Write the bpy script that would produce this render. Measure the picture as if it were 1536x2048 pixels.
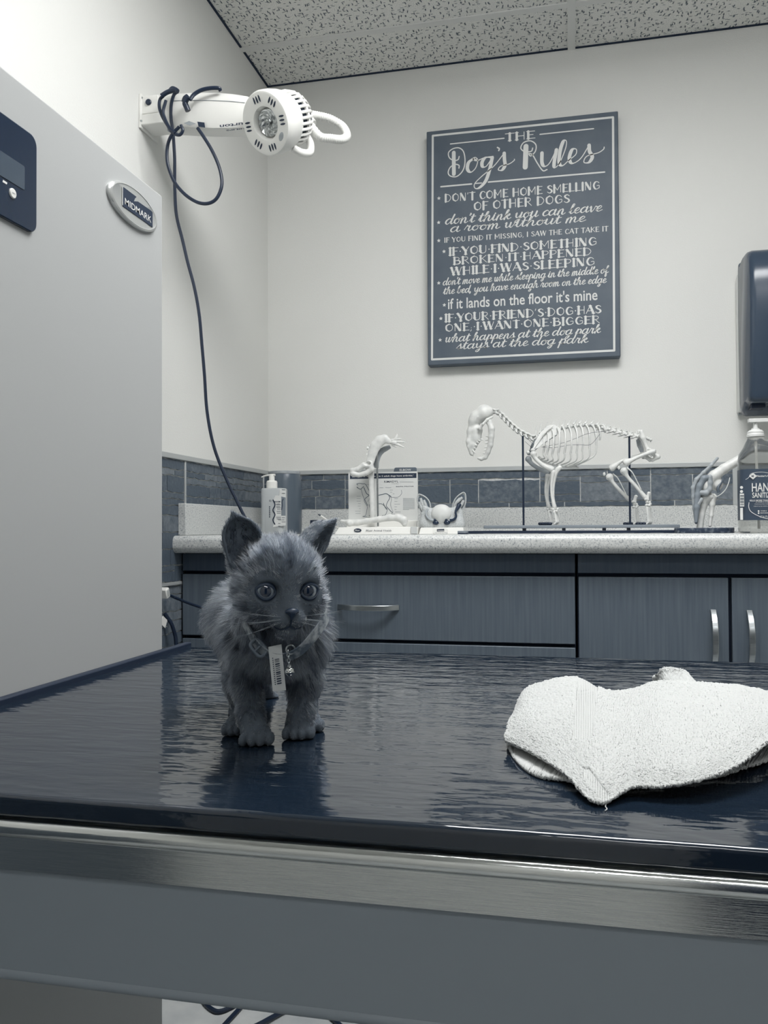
import bpy, bmesh, math, random
import numpy as np
from mathutils import Vector, Matrix

for _o in list(bpy.data.objects):
    bpy.data.objects.remove(_o, do_unlink=True)
SC = bpy.context.scene
COL = SC.collection
random.seed(7)
RNG = np.random.default_rng(11)
PI = math.pi

# ------------------------------------------------------------------ camera
CAM = np.array((0.947, -2.55, 0.93))
FPX = 1691.0
YAW, PITCH, ROLL = math.radians(12.595), math.radians(1.114), math.radians(-0.302)
_f = np.array((-math.sin(YAW) * math.cos(PITCH), math.cos(YAW) * math.cos(PITCH), math.sin(PITCH)))
_r = np.array((math.cos(YAW), math.sin(YAW), 0.0))
_u = np.cross(_r, _f)
CR = _r * math.cos(ROLL) + _u * math.sin(ROLL)
CU = -_r * math.sin(ROLL) + _u * math.cos(ROLL)
CF = _f
cam_data = bpy.data.cameras.new('camera')
cam = bpy.data.objects.new('camera', cam_data)
COL.objects.link(cam)
cam_data.sensor_fit = 'VERTICAL'
cam_data.sensor_height = 24.0
cam_data.lens = FPX / 2048 * 24.0
cam_data.clip_start = 0.02
cam.matrix_world = Matrix(((CR[0], CU[0], -CF[0], CAM[0]), (CR[1], CU[1], -CF[1], CAM[1]),
                           (CR[2], CU[2], -CF[2], CAM[2]), (0, 0, 0, 1)))
SC.camera = cam

# ------------------------------------------------------------------ light, world, exposure
LAMP_STRENGTH = 20.5                     # ceiling lamp and added fill strip (built with the ceiling)
PANELS = [((1.08, -1.40), 0.90, 0.58), ((1.45, -3.0), 1.17, 0.115)]  # second entry: unseen fill strip, added to brighten front faces and steel edge
world = bpy.data.worlds.new('world')
SC.world = world
world.use_nodes = True
world.node_tree.nodes['Background'].inputs[0].default_value = (0.35, 0.42, 0.55, 1)
world.node_tree.nodes['Background'].inputs[1].default_value = 0.2
SC.view_settings.view_transform = 'Standard'
SC.view_settings.look = 'None'
SC.view_settings.exposure = 0.0
SC.view_settings.gamma = 1.0
SC.view_settings.use_curve_mapping = False


# ------------------------------------------------------------------ measuring helpers (pixel of the 1536x2048 photo -> point in the room)
def ray(px, py):
    return CF + CR * (px - 768) / FPX - CU * (py - 1024) / FPX


def atY(px, py, y):
    d = ray(px, py)
    return CAM + d * ((y - CAM[1]) / d[1])


def atX(px, py, x):
    d = ray(px, py)
    return CAM + d * ((x - CAM[0]) / d[0])


def atZ(px, py, z):
    d = ray(px, py)
    return CAM + d * ((z - CAM[2]) / d[2])


def atT(px, py, t):
    d = ray(px, py)
    return CAM + d / d[1] * t


# ------------------------------------------------------------------ colour: the photograph is toned navy -> off-white
_TONE = np.array([(0, 12, 28, 50), (.12, 27, 43, 64), (.2, 45, 59, 77), (.35, 79, 90, 101), (.55, 130, 138, 145), (.72, 178, 182, 183), (.9, 226, 226, 222), (1, 246, 246, 241)], float)


def s2l(c):
    c = np.asarray(c, float)
    return np.where(c <= .04045, c / 12.92, ((c + .055) / 1.055) ** 2.4)


def tone(v):
    rgb = [np.interp(v, _TONE[:, 0], _TONE[:, i]) / 255 for i in (1, 2, 3)]
    return tuple(float(x) for x in s2l(rgb)) + (1.0,)


def mat(name, v=.5, rough=.5, metal=0., spec=.5, v2=None, scale=30., stretch=(1, 1, 1), detail=4., bump=0., bscale=None, coat=0., trans=0., color=None, lo=.35, hi=.65, ior=1.5, sheen=0.):
    m = bpy.data.materials.new(name)
    m.use_nodes = True
    nt = m.node_tree
    b = nt.nodes['Principled BSDF']
    b.inputs['Base Color'].default_value = color or tone(v)
    b.inputs['Roughness'].default_value = rough
    b.inputs['Metallic'].default_value = metal
    b.inputs['Specular IOR Level'].default_value = spec
    b.inputs['Coat Weight'].default_value = coat
    b.inputs['Transmission Weight'].default_value = trans
    b.inputs['IOR'].default_value = ior
    b.inputs['Sheen Weight'].default_value = sheen
    if v2 is not None or bump:
        tc = nt.nodes.new('ShaderNodeTexCoord')
        mp = nt.nodes.new('ShaderNodeMapping')
        mp.inputs['Scale'].default_value = stretch
        nt.links.new(tc.outputs['Object'], mp.inputs['Vector'])
        if v2 is not None:
            n = nt.nodes.new('ShaderNodeTexNoise')
            n.inputs['Scale'].default_value = scale
            n.inputs['Detail'].default_value = detail
            nt.links.new(mp.outputs[0], n.inputs['Vector'])
            cr = nt.nodes.new('ShaderNodeValToRGB')
            cr.color_ramp.elements[0].position = lo
            cr.color_ramp.elements[1].position = hi
            cr.color_ramp.elements[0].color = tone(v)
            cr.color_ramp.elements[1].color = tone(v2)
            nt.links.new(n.outputs['Fac'], cr.inputs[0])
            nt.links.new(cr.outputs[0], b.inputs['Base Color'])
        if bump:
            n2 = nt.nodes.new('ShaderNodeTexNoise')
            n2.inputs['Scale'].default_value = bscale or scale
            n2.inputs['Detail'].default_value = detail
            nt.links.new(mp.outputs[0], n2.inputs['Vector'])
            bp = nt.nodes.new('ShaderNodeBump')
            bp.inputs['Strength'].default_value = 1.0
            bp.inputs['Distance'].default_value = bump
            nt.links.new(n2.outputs['Fac'], bp.inputs['Height'])
            nt.links.new(bp.outputs[0], b.inputs['Normal'])
    return m


def node(m, kind, **kw):
    n = m.node_tree.nodes.new(kind)
    for k, v in kw.items():
        if k in n.inputs:
            n.inputs[k].default_value = v
        else:
            setattr(n, k, v)
    return n


def link(m, a, b):
    m.node_tree.links.new(a, b)


# ------------------------------------------------------------------ geometry helpers
def catmull(P, n=8, closed=False):
    P = np.asarray(P, float)
    if len(P) < 3 and not closed:
        return P
    if closed:
        Q = np.vstack((P[-1:], P, P[:2]))
    else:
        Q = np.vstack((2 * P[0] - P[1], P, 2 * P[-1] - P[-2]))
    out = []
    t = np.linspace(0, 1, n, endpoint=False)[:, None]
    for i in range(1, len(Q) - 2):
        a, b, c, d = Q[i - 1], Q[i], Q[i + 1], Q[i + 2]
        out.append(.5 * (2 * b + (c - a) * t + (2 * a - 5 * b + 4 * c - d) * t ** 2 + (3 * b - a - 3 * c + d) * t ** 3))
    out = np.vstack(out)
    return out if closed else np.vstack((out, P[-1:]))


class MB:
    """collects faces in room coordinates; build() links them as ONE mesh object"""

    def __init__(self):
        self.v, self.f, self.n = [], [], 0

    def add(self, verts, faces):
        verts = np.asarray(verts, float).reshape(-1, 3)
        self.v.append(verts)
        o = self.n
        self.f.extend([tuple(i + o for i in f) for f in faces])
        self.n += len(verts)
        return self

    def box(self, lo, hi, M=None):
        (a, b, c), (d, e, g) = lo, hi
        v = np.array([(a, b, c), (d, b, c), (d, e, c), (a, e, c), (a, b, g), (d, b, g), (d, e, g), (a, e, g)], float)
        if M is not None:
            v = v @ np.asarray(M)[:3, :3].T + np.asarray(M)[:3, 3]
        return self.add(v, [(3, 2, 1, 0), (4, 5, 6, 7), (0, 1, 5, 4), (1, 2, 6, 5), (2, 3, 7, 6), (3, 0, 4, 7)])

    def tube(self, P, r, seg=12, smooth=0, flat=None, cap=True):
        """swept round section; r a number or one per point; flat = (axis, factor) squashes the section along a direction"""
        P = np.asarray(P, float)
        R = np.full(len(P), r, float) if np.ndim(r) == 0 else np.asarray(r, float)
        if smooth:
            A = catmull(np.hstack((P, R[:, None])), smooth)
            P, R = A[:, :3], A[:, 3]
        T = np.gradient(P, axis=0)
        T /= np.linalg.norm(T, axis=1)[:, None] + 1e-12
        up = np.array((0, 0, 1.)) if abs(T[0][2]) < .9 else np.array((1., 0, 0))
        N = np.cross(T[0], up)
        N /= np.linalg.norm(N)
        rings = []
        ang = np.linspace(0, 2 * PI, seg, endpoint=False)
        for i in range(len(P)):
            N = N - T[i] * (N @ T[i])
            N /= np.linalg.norm(N) + 1e-12
            B = np.cross(T[i], N)
            off = (np.cos(ang)[:, None] * N + np.sin(ang)[:, None] * B) * R[i]
            if flat is not None:
                ax = np.asarray(flat[0], float)
                ax = ax / np.linalg.norm(ax)
                off = off - np.outer(off @ ax, ax) * (1 - flat[1])
            rings.append(P[i] + off)
        V = np.vstack(rings)
        F = []
        for i in range(len(P) - 1):
            for k in range(seg):
                k2 = (k + 1) % seg
                F.append((i * seg + k, i * seg + k2, (i + 1) * seg + k2, (i + 1) * seg + k))
        if cap:
            F.append(tuple(range(seg - 1, -1, -1)))
            F.append(tuple((len(P) - 1) * seg + k for k in range(seg)))
        return self.add(V, F)

    def lathe(self, prof, origin=(0, 0, 0), axis=(0, 0, 1), seg=32, sx=1., sy=1., cap=True):
        """prof: (radius, height along the axis)"""
        ax = np.asarray(axis, float)
        ax = ax / np.linalg.norm(ax)
        t = np.array((0, 0, 1.)) if abs(ax[2]) < .9 else np.array((0, 1., 0))
        X = np.cross(t, ax)
        X /= np.linalg.norm(X)
        Y = np.cross(ax, X)
        ang = np.linspace(0, 2 * PI, seg, endpoint=False)
        V = []
        for r, h in prof:
            V.append(np.asarray(origin) + ax * h + (np.cos(ang)[:, None] * X * sx + np.sin(ang)[:, None] * Y * sy) * r)
        V = np.vstack(V)
        F = []
        n = len(prof)
        for i in range(n - 1):
            for k in range(seg):
                k2 = (k + 1) % seg
                F.append((i * seg + k, i * seg + k2, (i + 1) * seg + k2, (i + 1) * seg + k))
        if cap:
            F.append(tuple(range(seg - 1, -1, -1)))
            F.append(tuple((n - 1) * seg + k for k in range(seg)))
        return self.add(V, F)

    def prism(self, poly, off):
        """planar polygon (3-D points) pushed along off"""
        P = np.asarray(poly, float)
        n = len(P)
        V = np.vstack((P, P + np.asarray(off, float)))
        F = [tuple(range(n)), tuple(range(2 * n - 1, n - 1, -1))] + [(i, i + n, (i + 1) % n + n, (i + 1) % n) for i in range(n)]
        return self.add(V, F)

    def ball(self, c, r, seg=16, rings=10, M=None):
        r = np.ones(3) * np.asarray(r, float)
        V = [(0, 0, 1)]
        for i in range(1, rings):
            a = PI * i / rings
            for k in range(seg):
                b = 2 * PI * k / seg
                V.append((math.sin(a) * math.cos(b), math.sin(a) * math.sin(b), math.cos(a)))
        V.append((0, 0, -1))
        V = np.array(V) * r
        if M is not None:
            V = V @ np.asarray(M)[:3, :3].T
        F = []
        for k in range(seg):
            F.append((0, 1 + k, 1 + (k + 1) % seg))
            F.append((len(V) - 1, len(V) - 1 - seg + (k + 1) % seg, len(V) - 1 - seg + k))
        for i in range(rings - 2):
            for k in range(seg):
                a, b = 1 + i * seg + k, 1 + i * seg + (k + 1) % seg
                F.append((a, a + seg, b + seg, b))
        return self.add(V + np.asarray(c, float), F)

    def grid(self, G):
        """G: rows x cols x 3"""
        G = np.asarray(G, float)
        a, b = G.shape[:2]
        F = [(i * b + j, i * b + j + 1, (i + 1) * b + j + 1, (i + 1) * b + j) for i in range(a - 1) for j in range(b - 1)]
        return self.add(G.reshape(-1, 3), F)

    def build(self, name, material, parent=None, smooth=False, bevel=0., bseg=2, fix=True, angle=35):
        me = bpy.data.meshes.new(name)
        o = bpy.data.objects.new(name, me)
        V = np.vstack(self.v)
        if parent is None:
            lo, hi = V.min(0), V.max(0)
            org = np.array(((lo[0] + hi[0]) / 2, (lo[1] + hi[1]) / 2, lo[2]))
            o.location = org
        else:
            org = ORG[parent.name]
        me.from_pydata((V - org).tolist(), [], self.f)
        if fix:
            bm = bmesh.new()
            bm.from_mesh(me)
            bmesh.ops.recalc_face_normals(bm, faces=bm.faces)
            bm.to_mesh(me)
            bm.free()
        COL.objects.link(o)
        if parent is not None:
            o.parent = parent
        ORG[o.name] = org
        me.materials.append(material)
        if smooth:
            me.shade_smooth()
            if angle:
                me.set_sharp_from_angle(angle=math.radians(angle))
        if bevel:
            md = o.modifiers.new('edge', 'BEVEL')
            md.width = bevel
            md.segments = bseg
            md.limit_method = 'ANGLE'
            md.angle_limit = math.radians(40)
            md.harden_normals = False
            me.shade_smooth()
            me.set_sharp_from_angle(angle=math.radians(30))
        return o


ORG = {}


def tag(o, label=None, cat=None, group=None, kind=None):
    if label:
        o['label'] = label
    if cat:
        o['category'] = cat
    if group:
        o['group'] = group
    if kind:
        o['kind'] = kind
    return o


def thing(name, label, cat, loc, group=None):
    o = bpy.data.objects.new(name, None)
    o.empty_display_size = .02
    o.location = tuple(float(x) for x in loc)
    COL.objects.link(o)
    ORG[o.name] = np.asarray(loc, float)
    return tag(o, label, cat, group)


def structure(o):
    o['kind'] = 'structure'
    return o


def text_polys(s, size=1.0, bold=0.0):
    """built-in font -> (verts Nx2, faces), baseline-left at the origin, cap height about .73*size"""
    cu = bpy.data.curves.new('t', 'FONT')
    cu.body = s
    cu.size = size
    cu.offset = bold
    cu.resolution_u = 3
    o = bpy.data.objects.new('t', cu)
    COL.objects.link(o)
    me = bpy.data.meshes.new_from_object(o.evaluated_get(bpy.context.evaluated_depsgraph_get()))
    V = np.array([v.co[:2] for v in me.vertices]) if len(me.vertices) else np.zeros((0, 2))
    F = [tuple(p.vertices) for p in me.polygons]
    bpy.data.objects.remove(o)
    bpy.data.curves.remove(cu)
    bpy.data.meshes.remove(me)
    return V, F


def put_text(mb, s, org, ux, uy, width=None, height=None, bold=0.0, align='l', lift=0.0):
    """writes s into mb on the plane org + ux*x + uy*y (ux, uy unit vectors); fits the given width and cap height"""
    V, F = text_polys(s, 1.0, bold)
    if not len(V):
        return
    lo, hi = V.min(0), V.max(0)
    sy = height / .73 if height else None
    sx = width / (hi[0] - lo[0]) if width else sy
    sy = sy or sx
    x = (V[:, 0] - lo[0]) * sx
    if align == 'c':
        x -= x.max() / 2
    y = V[:, 1] * sy
    n = np.cross(ux, uy)
    mb.add(np.asarray(org) + np.outer(x, ux) + np.outer(y, uy) + n * lift, F)


# ------------------------------------------------------------------ signed-distance modelling (one smooth continuous body)
def sd_ball(P, c, r, M=None):
    q = P - np.asarray(c, float)
    if M is not None:
        q = q @ np.asarray(M)
    r = np.ones(3) * np.asarray(r, float)
    k0 = np.linalg.norm(q / r, axis=-1)
    k1 = np.linalg.norm(q / r ** 2, axis=-1) + 1e-9
    return k0 * (k0 - 1) / k1


def sd_cone(P, a, b, ra, rb):
    a, b = np.asarray(a, float), np.asarray(b, float)
    ba = b - a
    h = np.clip(((P - a) @ ba) / (ba @ ba), 0, 1)
    return np.linalg.norm(P - a - h[..., None] * ba, axis=-1) - (ra + (rb - ra) * h)


def smin(a, b, k):
    h = np.clip(.5 + .5 * (b - a) / k, 0, 1)
    return b + (a - b) * h - k * h * (1 - h)


def smax(a, b, k):
    return -smin(-a, -b, k)


def surface_nets(fun, lo, hi, step):
    lo, hi = np.asarray(lo, float), np.asarray(hi, float)
    n = np.ceil((hi - lo) / step).astype(int) + 1
    ax = [lo[i] + np.arange(n[i]) * step for i in range(3)]
    D = np.empty(n, np.float32)
    Yg, Zg = np.meshgrid(ax[1], ax[2], indexing='ij')
    CH = 12
    for i in range(0, n[0], CH):
        xs = ax[0][i:i + CH]
        P = np.empty((len(xs),) + Yg.shape + (3,))
        P[..., 0] = xs[:, None, None]
        P[..., 1] = Yg
        P[..., 2] = Zg
        D[i:i + CH] = fun(P)
    S = D < 0
    c = np.zeros(n - 1, np.int8)
    offs = [(a, b, d) for a in (0, 1) for b in (0, 1) for d in (0, 1)]
    sl = lambda o: tuple(slice(o[k], n[k] - 1 + o[k]) for k in range(3))
    for o in offs:
        c += S[sl(o)]
    cell = (c > 0) & (c < 8)
    idx = np.argwhere(cell)
    num = np.full(n - 1, -1, np.int64)
    num[cell] = np.arange(len(idx))
    pos = np.zeros((len(idx), 3))
    cnt = np.zeros(len(idx))
    I = idx
    for o in offs:
        for k in range(3):
            if o[k] == 0:
                o2 = list(o)
                o2[k] = 1
                d0 = D[I[:, 0] + o[0], I[:, 1] + o[1], I[:, 2] + o[2]].astype(float)
                d1 = D[I[:, 0] + o2[0], I[:, 1] + o2[1], I[:, 2] + o2[2]].astype(float)
                m = (d0 < 0) != (d1 < 0)
                t = np.where(m, d0 / np.where(m, d0 - d1, 1), 0)
                p = I + np.asarray(o, float)
                p[:, k] += t
                pos[m] += p[m]
                cnt[m] += 1
    V = lo + pos / cnt[:, None] * step
    F = []
    for k in range(3):
        a, b = [(1, 2), (2, 0), (0, 1)][k]
        s0 = [slice(1, -1)] * 3
        s0[k] = slice(0, -1)
        s1 = [slice(1, -1)] * 3
        s1[k] = slice(1, None)
        A, B = S[tuple(s0)], S[tuple(s1)]
        e = np.argwhere(A != B)
        st = A[tuple(e.T)]
        e = e + 1
        e[:, k] -= 1
        q = []
        for da, db in ((-1, -1), (0, -1), (0, 0), (-1, 0)):
            ee = e.copy()
            ee[:, a] += da
            ee[:, b] += db
            q.append(num[tuple(ee.T)])
        q = np.stack(q, 1)
        q[~st] = q[~st][:, ::-1]
        F.append(q)
    F = np.vstack(F)
    F = F[(F >= 0).all(1)]
    return V, F


def sdf_build(name, fun, lo, hi, step, material, parent=None):
    V, F = surface_nets(fun, lo, hi, step)
    mb = MB()
    mb.v, mb.f, mb.n = [V], F.tolist(), len(V)
    o = mb.build(name, material, parent, fix=False)
    o.data.shade_smooth()
    return o


# ------------------------------------------------------------------ shared materials
M_WALL = mat('painted wall', .88, .6, spec=.25, bump=.0004, bscale=260)
M_BONE = mat('bone plastic', .86, .42, v2=.80, scale=90, lo=.4, hi=.75)
M_BONE_GREY = mat('grey plastic and shaded bone', .66, .45, v2=.6, scale=60)  # also carries the shade of far-side bones
M_WHITE = mat('white plastic', .9, .32)
M_BLACK = mat('black plastic', .05, .35)
M_RUBBER = mat('black rubber', .04, .5)
M_CHROME = mat('brushed metal', .72, .3, metal=1., v2=.66, scale=60, stretch=(1, 1, 20))
M_STEEL = mat('satin steel strip', .66, .38, metal=.8)
M_INK = mat('dark print', .1, .6)
M_PRINT = mat('light print', .86, .6)


# =================================================================== THE ROOM
CEIL = 2.354
RX, FY = 3.0, -3.55          # right wall, wall behind the camera
SPL = .990                   # top of the counter's upstand
TT0, TT1 = 1.1005, 1.1135    # metal strip on top of the tiles

M_FLOOR = mat('mottled vinyl floor', .8, .35, v2=.66, scale=9, detail=8, bump=.0004)
mb = MB().box((-.1, FY - .1, -.06), (RX + .1, .1, 0))
structure(mb.build('floor', M_FLOOR))
for nm, lo, hi in (('wall_left', (-.1, FY - .1, 0), (0, .1, CEIL + .1)), ('wall_back', (0, 0, 0), (RX, .1, CEIL + .1)),
                   ('wall_right', (RX, FY - .1, 0), (RX + .1, .1, CEIL + .1)), ('wall_front', (0, FY - .1, 0), (RX, FY, CEIL + .1))):
    structure(MB().box(lo, hi).build(nm, M_WALL))

# ceiling tiles: short dark fissures and pinholes
M_TILE = mat('fissured ceiling tile', .8, .8, spec=.2)
bs = M_TILE.node_tree.nodes['Principled BSDF']
tc = node(M_TILE, 'ShaderNodeTexCoord')
nz = node(M_TILE, 'ShaderNodeTexNoise', Scale=22.0, Detail=2.0)
link(M_TILE, tc.outputs['Object'], nz.inputs['Vector'])
mx = node(M_TILE, 'ShaderNodeMixRGB', blend_type='LINEAR_LIGHT')
mx.inputs[0].default_value = .010
link(M_TILE, tc.outputs['Object'], mx.inputs[1])
link(M_TILE, nz.outputs['Color'], mx.inputs[2])
facs = []
for sc_, st, th, rt in ((88., (1, .28, 1), .145, .5), (95., (.32, 1, 1), .12, .2), (420., (1, 1, 1), .17, 0)):
    mp = node(M_TILE, 'ShaderNodeMapping')
    mp.inputs['Scale'].default_value = st
    mp.inputs['Rotation'].default_value = (0, 0, rt)
    mp.inputs['Location'].default_value = (rt * 3, st[0], 0)
    link(M_TILE, mx.outputs[0], mp.inputs['Vector'])
    vo = node(M_TILE, 'ShaderNodeTexVoronoi', Scale=sc_)
    vo.voronoi_dimensions = '2D'
    link(M_TILE, mp.outputs[0], vo.inputs['Vector'])
    cr = node(M_TILE, 'ShaderNodeValToRGB')
    cr.color_ramp.elements[0].position = th * .75
    cr.color_ramp.elements[1].position = th * 1.15
    link(M_TILE, vo.outputs['Distance'], cr.inputs[0])
    facs.append(cr.outputs[0])
m1 = node(M_TILE, 'ShaderNodeMath', operation='MINIMUM')
link(M_TILE, facs[0], m1.inputs[0])
link(M_TILE, facs[1], m1.inputs[1])
m2 = node(M_TILE, 'ShaderNodeMath', operation='MINIMUM')
link(M_TILE, m1.outputs[0], m2.inputs[0])
link(M_TILE, facs[2], m2.inputs[1])
mc = node(M_TILE, 'ShaderNodeMixRGB')
mc.inputs[1].default_value = tone(.45)
mc.inputs[2].default_value = tone(.95)
link(M_TILE, m2.outputs[0], mc.inputs[0])
link(M_TILE, mc.outputs[0], bs.inputs['Base Color'])
bp = node(M_TILE, 'ShaderNodeBump')
bp.inputs['Distance'].default_value = .002
link(M_TILE, m2.outputs[0], bp.inputs['Height'])
link(M_TILE, bp.outputs[0], bs.inputs['Normal'])
mb = MB().box((-.1, FY - .1, CEIL), (RX + .1, .1, CEIL + .08))
structure(mb.build('ceiling', M_TILE))

# suspension grid and the thin dark reveal where the tiles meet the walls
M_GRID = mat('painted ceiling grid', .86, .5)
n = 0
gy = [-.22 - .61 * k for k in range(6)]
for y in gy:
    n += 1
    structure(MB().box((0, y - .011, CEIL - .004), (RX, y + .011, CEIL)).build('trim_%d' % n, M_GRID))
for x in (.956, 2.175):
    n += 1
    structure(MB().box((x - .011, FY, CEIL - .0045), (x + .011, 0, CEIL)).build('trim_%d' % n, M_GRID))
M_REVEAL = mat('dark reveal', .1, .9)
for lo, hi in (((0, -.006, CEIL - .003), (RX, 0, CEIL)), ((0, FY, CEIL - .003), (.006, -.006, CEIL))):
    n += 1
    structure(MB().box(lo, hi).build('trim_%d' % n, M_REVEAL))

# ceiling lamp over the table and an added fill strip, with wrap-around diffusers
M_LIT = bpy.data.materials.new('lit diffuser')
M_LIT.use_nodes = True
nt = M_LIT.node_tree
nt.nodes.remove(nt.nodes['Principled BSDF'])
em = nt.nodes.new('ShaderNodeEmission')
em.inputs[0].default_value = (1.0, 1.0, 1.0, 1)
em.inputs[1].default_value = LAMP_STRENGTH
nt.links.new(em.outputs[0], nt.nodes['Material Output'].inputs[0])
for i, ((x, y), w, d) in enumerate(PANELS):
    t = thing('ceiling_light_and_fill', ('long white ceiling light above the exam table', 'added white fill strip on the ceiling behind the camera')[i], 'ceiling light', (x, y, CEIL - .02), 'ceiling lights')
    MB().box((x - w / 2 - .02, y - d / 2 - .02, CEIL - .018), (x + w / 2 + .02, y + d / 2 + .02, CEIL - .0048)).build('frame', M_GRID, t, bevel=.002)
    MB().box((x - w / 2, y - d / 2, CEIL - .04), (x + w / 2, y + d / 2, CEIL - .0185)).build('diffuser', M_LIT, t)

# ------------------------------------------------------------------ stone tiling
M_STONE = mat('slate look tile', .4, .55, spec=.35, bump=.0016, bscale=120, detail=8)
b_ = M_STONE.node_tree.nodes['Principled BSDF']
at = node(M_STONE, 'ShaderNodeAttribute', attribute_name='shade')
tc = node(M_STONE, 'ShaderNodeTexCoord')
nz = node(M_STONE, 'ShaderNodeTexNoise', Scale=55.0, Detail=8.0, Roughness=.7)
link(M_STONE, tc.outputs['Object'], nz.inputs['Vector'])
ad = node(M_STONE, 'ShaderNodeMath', operation='MULTIPLY_ADD')
link(M_STONE, nz.outputs['Fac'], ad.inputs[0])
ad.inputs[1].default_value = .75
link(M_STONE, at.outputs['Fac'], ad.inputs[2])
cr = node(M_STONE, 'ShaderNodeValToRGB')
cr.color_ramp.elements[0].position = .3
cr.color_ramp.elements[1].position = 1.1
cr.color_ramp.elements[0].color = tone(.34)
cr.color_ramp.elements[1].color = tone(.66)
link(M_STONE, ad.outputs[0], cr.inputs[0])
link(M_STONE, cr.outputs[0], b_.inputs['Base Color'])
M_GROUT = mat('pale grout', .84, .8, v2=.74, scale=120)


def wob(x, z):
    return .0011 * math.sin(x * 61 + z * 900) + .0009 * math.sin(x * 143 + z * 1700 + 1) + .0006 * math.sin(x * 290 + z * 300)


def stones(name, rects, face):
    """rects: (u0, u1, z0, z1); face(u, z, depth) -> point in the room. One mesh: grout bed and every stone of this stretch of wall"""
    mb = MB()
    shade = []
    g = .0015
    for u0, u1, z0, z1 in rects:
        a, b, c, d = u0 + g, u1 - g, z0 + g, z1 - g
        if b - a < .004 or d - c < .003:
            continue
        k = max(2, int((b - a) / .012))
        us = np.linspace(a, b, k)
        bot = [(u, c + (wob(u, z0) if z0 > .02 else 0)) for u in us]
        top = [(u, d + wob(u, z1)) for u in us[::-1]]
        ring = bot + top
        P = [face(u, z, .0045) for u, z in ring]
        Q = [face(u, z, .0) for u, z in ring]
        m = len(ring)
        f0 = len(mb.f)
        mb.add(P + Q, [tuple(range(m))] + [(i, (i + 1) % m, m + (i + 1) % m, m + i) for i in range(m)])
        shade += [random.uniform(-.14, .14)] * (len(mb.f) - f0)
    o = mb.build(name, M_STONE)
    at_ = o.data.attributes.new('shade', 'FLOAT', 'FACE')
    at_.data.foreach_set('value', np.array(shade, np.float32))
    return structure(o)


def ashlar(u0, u1, z0, z1, rnd):
    """random courses with an occasional split course"""
    out = []
    z = z0
    while z < z1 - .004:
        h = rnd.choice((.022, .03, .04, .016))
        if z1 - z - h < .014:
            h = z1 - z
        u = u0
        while u < u1 - .001:
            w = rnd.uniform(.06, .19)
            if u1 - u - w < .04:
                w = u1 - u
            if h > .028 and rnd.random() < .35:
                s = rnd.uniform(.35, .65) * h
                out += [(u, u + w, z, z + s), (u, u + w, z + s, z + h)]
            else:
                out.append((u, u + w, z, z + h))
            u += w
        z += h
    return out


rnd = random.Random(5)


def c6(x, y):                    # a measurement on the back wall
    p = atY(900 + x / 3.339, 790 + y / 3.339, -.005)
    return p[0], p[2]


def rect6(a, b, c, d):
    (x0, z1), (x1, z0) = c6(a, b), c6(c, d)
    return (x0, x1, z0, z1)


zl = [SPL + .001, SPL + .0165, SPL + .053, SPL + .0605, SPL + .0895, TT0]
RC = []
X = [c6(v, 600)[0] for v in (-700, -480, -215, 0, 190, 600, 870, 1340, 1620, 1900)]
RC += [(X[0], X[2], zl[4], zl[5]), (X[2], X[5], zl[4] - .002, zl[5]), (X[5], c6(1050, 500)[0], zl[4], zl[5]), (c6(1050, 500)[0], X[7], zl[4], zl[5]), (X[7], X[9], zl[4] + .001, zl[5])]
RC += [(X[0], X[1], zl[3], zl[4]), (X[1], X[2], zl[1], zl[4] - .006), (X[1], X[2], zl[4] - .006, zl[4]), (X[0], X[1], zl[1], zl[3]),
       (X[2], X[3], zl[1], zl[3] + .010), (X[2], X[3], zl[3] + .010, zl[4] - .002), (X[3], X[4], zl[3] + .012, zl[4] - .002), (X[3], X[4], zl[1], zl[3] + .012),
       (X[4], X[5], zl[1], zl[4] - .006), (X[4], X[5], zl[4] - .006, zl[4] - .002),
       (X[5], X[6], zl[3] + .017, zl[4]), (X[5], X[6], zl[2] - .016, zl[3] + .017), (X[5], X[6], zl[1], zl[2] - .016),
       (X[6], X[7], zl[3] + .011, zl[4]), (X[6], X[7], zl[1], zl[3] + .011), (X[7], X[8], zl[1], zl[4] + .001), (X[8], X[9], zl[3], zl[4] + .001), (X[8], X[9], zl[1], zl[3])]
xs = [X[0], c6(-330, 720)[0], c6(100, 720)[0], c6(395, 720)[0], c6(765, 720)[0], c6(1200, 720)[0], c6(1500, 720)[0], X[9]]
RC += [(xs[i], xs[i + 1], zl[0], zl[1]) for i in range(len(xs) - 1)]
RC += ashlar(.002, X[0], zl[0], TT0, rnd) + ashlar(X[9], RX - .01, zl[0], TT0, rnd)
back_face = lambda u, z, d: np.array((u, -.002 - d, z))
structure(MB().box((0, -.0035, SPL - .1), (RX, 0, TT0)).build('wall_back_grout', M_GROUT))
stones('wall_back_tile', RC, back_face)

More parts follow.
